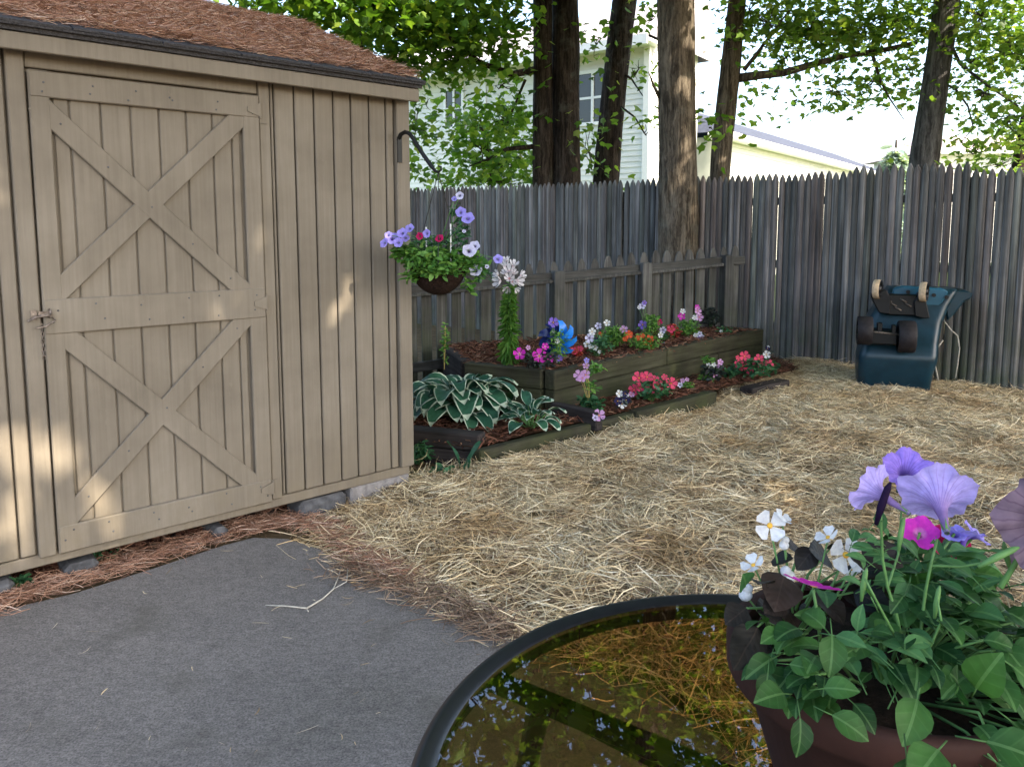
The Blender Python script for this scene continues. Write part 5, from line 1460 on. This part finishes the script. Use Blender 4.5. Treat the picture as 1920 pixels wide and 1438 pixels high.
while cnt < 282:
    a = random.uniform(0, 2 * math.pi); q = math.sqrt(random.uniform(.0, 1))
    r_ = .225 * q; hgt = .075 * (1 - q ** 2.2) + random.uniform(-.04, .02)
    p = Vector((r_ * math.cos(a), r_ * math.sin(a) * .95, hgt - (.05 if q > .85 else 0)))
    px, py = proj(p + RIM)
    if px < 1655 and py < 1165: continue
    if px < 1425: continue
    if 1575 < px < 1800 and py > 1275: continue
    if px < 1575 and py > 1330: continue
    cnt += 1
    out = Vector((math.cos(a), math.sin(a), -.15 + random.uniform(-.4, .35)))
    d = out + Vector((random.gauss(0, .5), random.gauss(0, .5), 0))
    nn = Vector((math.cos(a) * q * .7 + random.gauss(0, .3), math.sin(a) * q * .7 - .25 + random.gauss(0, .3), 1))
    inst('leaf', random.choice(PL), imp, p, leafrot(d, nn), random.uniform(.5, 1.1))
    if cnt % 4 == 0: m.tube([(r_ * .3 * math.cos(a), r_ * .3 * math.sin(a), -.03), (r_ * .75 * math.cos(a), r_ * .75 * math.sin(a), hgt * .7), p], [.002, .0016, .001], 5)
# the leaves that hang over the near left of the rim
for px, py, Yd, dx, dz, s in ((1560, 1190, .70, -.2, -.6, 1.25), (1465, 1185, .74, -.8, -.1, 1.0), (1470, 1300, .68, -.8, .1, 1.1), (1545, 1290, .66, .9, .2, 1.0), (1500, 1345, .63, -.2, -.9, 1.1), (1560, 1340, .63, .8, -.4, 1.0), (1480, 1245, .7, .8, 0, .9),
                               (1440, 1260, .71, -.3, -.9, .8), (1600, 1318, .66, .3, -.4, .9), (1830, 1290, .6, .1, .9, 1.5), (1790, 1300, .62, -.3, .6, 1.3), (1720, 1310, .64, -.4, -.4, 1.5), (1850, 1390, .56, .8, -.1, 1.3), (1760, 1405, .56, -.6, -.2, 1.2), (1700, 1420, .56, -.2, -.8, 1.1), (1900, 1250, .62, .5, -.6, 1.2)):
    p = at(px, py, Yd) - RIM
    inst('leaf', PL[0], imp, p, leafrot((dx, -.45, dz), (random.gauss(0, .25), -.65, .8)), s * random.uniform(.7, .88))
mk('stem', m, P_STEM, imp, True)

# petunia with three big blooms
pet = thing('petunia_plant', 'petunia with three large lilac blooms on long stems in the pot', 'plant', RIM + Vector((-.02, -.03, -.02)))
PB = petunia_mesh('flower', F_LILAC, .042, 1.35, .045, 60)
Yp = .76
PBD = petunia_mesh('flower', FM('violet_petal', (.36, .24, .78), (.015, .004, .03), .042, (.12, .04, .4)), .042, 1.35, .06, 60)
pb = pet.location
def stem_(m, pts, r0, r1):
    pts = [p - pb for p in pts]; k = len(pts); m.tube(pts, list(np.linspace(r0 * .62, r1 * .62, k)), 8)
m = MB()
root_ = at(1708, 1290, Yp); fork = at(1700, 1235, Yp - .01)
stem_(m, [root_, at(1703, 1262, Yp - .005), fork], .0042, .0036)
stem_(m, [fork, at(1725, 1190, Yp), at(1735, 1110, Yp), at(1745, 1060, Yp), at(1757, 1010, Yp + .005)], .003, .0022)
stem_(m, [fork, at(1680, 1150, Yp), at(1664, 1100, Yp), at(1655, 1050, Yp), at(1652, 985, Yp), at(1652, 955, Yp)], .003, .002)
stem_(m, [fork, at(1672, 1180, Yp - .02), at(1640, 1120, Yp - .03), at(1622, 1085, Yp - .03)], .0026, .0018)
stem_(m, [fork, at(1745, 1210, Yp - .03), at(1765, 1165, Yp - .03), at(1757, 1120, Yp - .03)], .0024, .0016)
stem_(m, [at(1664, 1100, Yp), at(1684, 1040, Yp + .04), at(1690, 960, Yp + .06)], .0022, .0016)
stem_(m, [at(1745, 1060, Yp), at(1800, 1062, Yp), at(1860, 1052, Yp - .02), at(1915, 1028, Yp - .04), at(1960, 1000, Yp - .05)], .0024, .002)
mk('stem', m, P_STEM, pet, True)
inst('flower', PB, pet, at(1756, 925, Yp) - pb, aim((.25, .85, .42), .3), (.86, .86, .95))
inst('flower', PB, pet, at(1630, 914, Yp) - pb, aim((-.5, .75, .3), 1.0), (.64, .64, .8))
inst('flower', PBD, pet, at(1703, 880, Yp + .05) - pb, aim((-.12, -.62, .7), .2), (.6, .6, .85))
bud = MB().tube([(0, 0, -.028), (0, 0, -.01), (.001, 0, .008), (.002, 0, .014)], [.0018, .0035, .003, .001], 8)
bm1 = mesh_of('bud', bud, F_NAVY, True)
inst('bud', bm1, pet, at(1658, 930, Yp - .02) - pb, (R(5), R(10), 0), 1.1)
bmg = mesh_of('bud', bud, P_STEM, True)
for px, py in ((1690, 990), (1620, 1085), (1757, 1118), (1885, 1035)):
    inst('bud', bmg, pet, at(px, py, Yp - .02) - pb, (R(random.uniform(-20, 20)), R(random.uniform(-20, 20)), 0), .8)
PLF = [oval_leaf(.04, .02, .8, .3, 'leaf', P_PETLEAF), oval_leaf(.03, .016, .5, .3, 'leaf', P_PETLEAF)]
for i in range(85):
    t = random.random()
    if t < .5:
        px, py, Yd = random.gauss(1735, 75), random.uniform(1075, 1180), Yp + random.uniform(-.02, .1)
    elif t < .75:
        px, py, Yd = random.gauss(1700, 60), random.uniform(1180, 1290), Yp - random.uniform(0, .06)
    else:
        px, py, Yd = random.gauss(1645, 22), random.uniform(965, 1090), Yp + random.uniform(-.01, .05)
    d = Vector((random.gauss(0, 1), random.gauss(-.1, 1), random.uniform(-.1, .7)))
    inst('leaf', random.choice(PLF), pet, at(px, py, Yd) - pb, leafrot(d, (random.gauss(0, .3), -.3 + random.gauss(0, .3), 1)), random.uniform(.6, 1.25) * (.6 if t > .75 else 1))
# smaller blooms low in the same pot
small = thing('petunia_plant', 'crimson and small lilac petunias low behind the large blooms', 'plant', RIM + Vector((.03, .06, -.01)))
sb = small.location; m = MB()
PC = petunia_mesh('flower', F_CRIMSON, .03, 1.0, .06, 36); PLs = petunia_mesh('flower', F_LILACB, .03, 1.0, .06, 36); PMg = petunia_mesh('flower', F_MAGENTA, .03, 1.0, .06, 36)
for px, py, Yd, me, s, ax in ((1772, 1014, .92, PC, .95, (.1, -.4, .9)), (1725, 998, .92, PMg, .7, (-.3, -.6, .6)), (1738, 1016, .93, PC, .55, (0, -.5, .8)), (1808, 998, .9, PLs, .75, (.2, .3, .8)), (1790, 1000, .9, PLs, .5, (-.2, -.2, .8)), (1832, 1000, .9, PLs, .6, (.6, -.2, .7))):
    q = at(px, py, Yd) - sb; m.tube([(random.uniform(-.02, .02), 0, -.02), q * .6 + Vector((.01, .01, 0)), q], [.0025, .002, .0016], 6)
    inst('flower', me, small, q, aim(ax, random.random() * 6), s)
for i in range(40):
    p = at(random.gauss(1800, 55), random.uniform(1035, 1110), .9 + random.uniform(-.05, .06))
    inst('leaf', PLF[0], small, p - sb, leafrot((random.gauss(0, 1), random.gauss(0, 1), .3), (random.gauss(0, .3), -.3, 1)), random.uniform(.8, 1.4))
mk('stem', m, P_STEM, small, True)
# bronze-leaved white begonia at the left of the pot
beg = thing('begonia_plant', 'dark bronze leaved begonia with white flowers at the pot left side', 'plant', RIM + Vector((-.1, .04, -.02)))
gb = beg.location; m = MB()
BL = [oval_leaf(.07, .058, .45, .12, 'leaf', P_BRONZE, wave=.1), oval_leaf(.056, .046, .7, .15, 'leaf', P_BRONZE, wave=.1)]
for px, py, Yd, dx, dz, s in ((1470, 1075, .84, -.3, -.3, 1.25), (1580, 1065, .88, .4, .1, 1.1), (1640, 1060, .9, .8, -.1, 1.0), (1500, 1030, .92, -.5, .2, .8), (1420, 1175, .80, -.7, -.7, 1.2), (1530, 1110, .84, .2, -.3, 1.0), (1600, 1110, .84, .7, -.2, .9), (1555, 1030, .92, .3, .3, .8), (1620, 1085, .86, .5, -.5, 1.0), (1400, 1140, .82, -.8, -.3, .8)):
    p = at(px, py, Yd) - gb
    inst('leaf', random.choice(BL), beg, p, leafrot((dx, -.5, dz), (random.gauss(0, .35), -.55, .9)), s * .66)
    m.tube([(0, 0, -.02), p * .55 + Vector((0, 0, .02)), p], [.0022, .0018, .0012], 6)
WF = flower_mesh('flower', F_WHITE, 4, .35, 1.0, P_YELLOW, .2, .03)
BUDW = mesh_of('flower', MB().ball((0, 0, 0), (.014, .013, .012), 12).ball((.008, 0, .012), (.011, .01, .01), 12), F_WHITE, True)
for px, py, s, kind, ax in ((1443, 985, .95, WF, (-.1, -.9, .3)), (1466, 972, .6, WF, (.5, -.3, .8)), (1553, 1008, .75, WF, (-.6, -.1, .8)), (1585, 1040, 1.1, WF, (.0, -.95, .3)), (1597, 1065, .7, WF, (.3, -.6, -.4)), (1614, 1058, .55, WF, (.6, -.6, .3)),
                         (1413, 1060, .75, WF, (-.5, -.2, .8)), (1478, 1080, 1.0, BUDW, (0, 0, 1)), (1398, 1115, .95, BUDW, (-.4, 0, 1)), (1470, 1022, .7, BUDW, (0, -.2, 1))):
    q = at(px, py, .84) - gb; inst('flower', kind, beg, q, aim(ax, random.random() * 6), s * .6)
    m.tube([(0, 0, -.02), q * .6 + Vector((.01, 0, -.01)), q], [.0018, .0014, .001], 6)
for i in range(16):
    p = at(random.uniform(1405, 1640), random.uniform(1025, 1165), random.uniform(.8, .92)) - gb
    inst('leaf', random.choice(BL), beg, p, leafrot((random.gauss(0, .8), -.4, random.gauss(-.1, .4)), (random.gauss(0, .35), -.45 + random.gauss(0, .2), .9)), random.uniform(.4, .75))
me = oval_leaf(.03, .028, .4, .2, 'leaf', P_PETLEAF)
inst('leaf', me, beg, at(1398, 1098, .83) - gb, leafrot((-.3, -.4, .6), (0, -.8, .5)), 1.0)
mk('stem', m, P_STEM, beg, True)
zin = thing('impatiens_plant', 'single magenta bloom at the pot between the white begonias and leaves', 'plant', RIM + Vector((-.07, -.02, -.01)))
q = at(1525, 1100, .78) - zin.location
inst('flower', FL['magenta'], zin, q, aim((.25, .35, .9), .5), (1.05, .6, .6))
mk('stem', MB().tube([(0, 0, -.02), q * .6, q - Vector((0, 0, .003))], [.0025, .002, .0015], 6), P_STEM, zin, True)
# dusky bloom at the right edge
Yd = .70
dus = thing('dusky_bloom', 'dusky mauve blooms with dark throats cut off by the right edge', 'flower', at(1900, 1120, Yd))
db = dus.location
DUSK = petunia_mesh('flower', FM('dusky_mauve_petal', (.2, .145, .2), (.006, .005, .008), .085, (.1, .06, .1)), .05, 1.1, .09, 60)
inst('flower', DUSK, dus, at(1984, 985, Yd) - db, aim((-.45, -.85, .1), .6), 1.0)
inst('flower', DUSK, dus, at(1988, 1090, Yd + .03) - db, aim((-.6, -.2, -.7), .2), .85)
inst('bud', bmg, dus, at(1884, 1036, Yd) - db, (0, R(60), 0), 1.0)
mk('stem', MB().tube([(0, .02, 0), at(1920, 1030, Yd + .03) - db, at(1925, 990, Yd + .02) - db], [.003, .0025, .002], 6), P_STEM, dus, True)
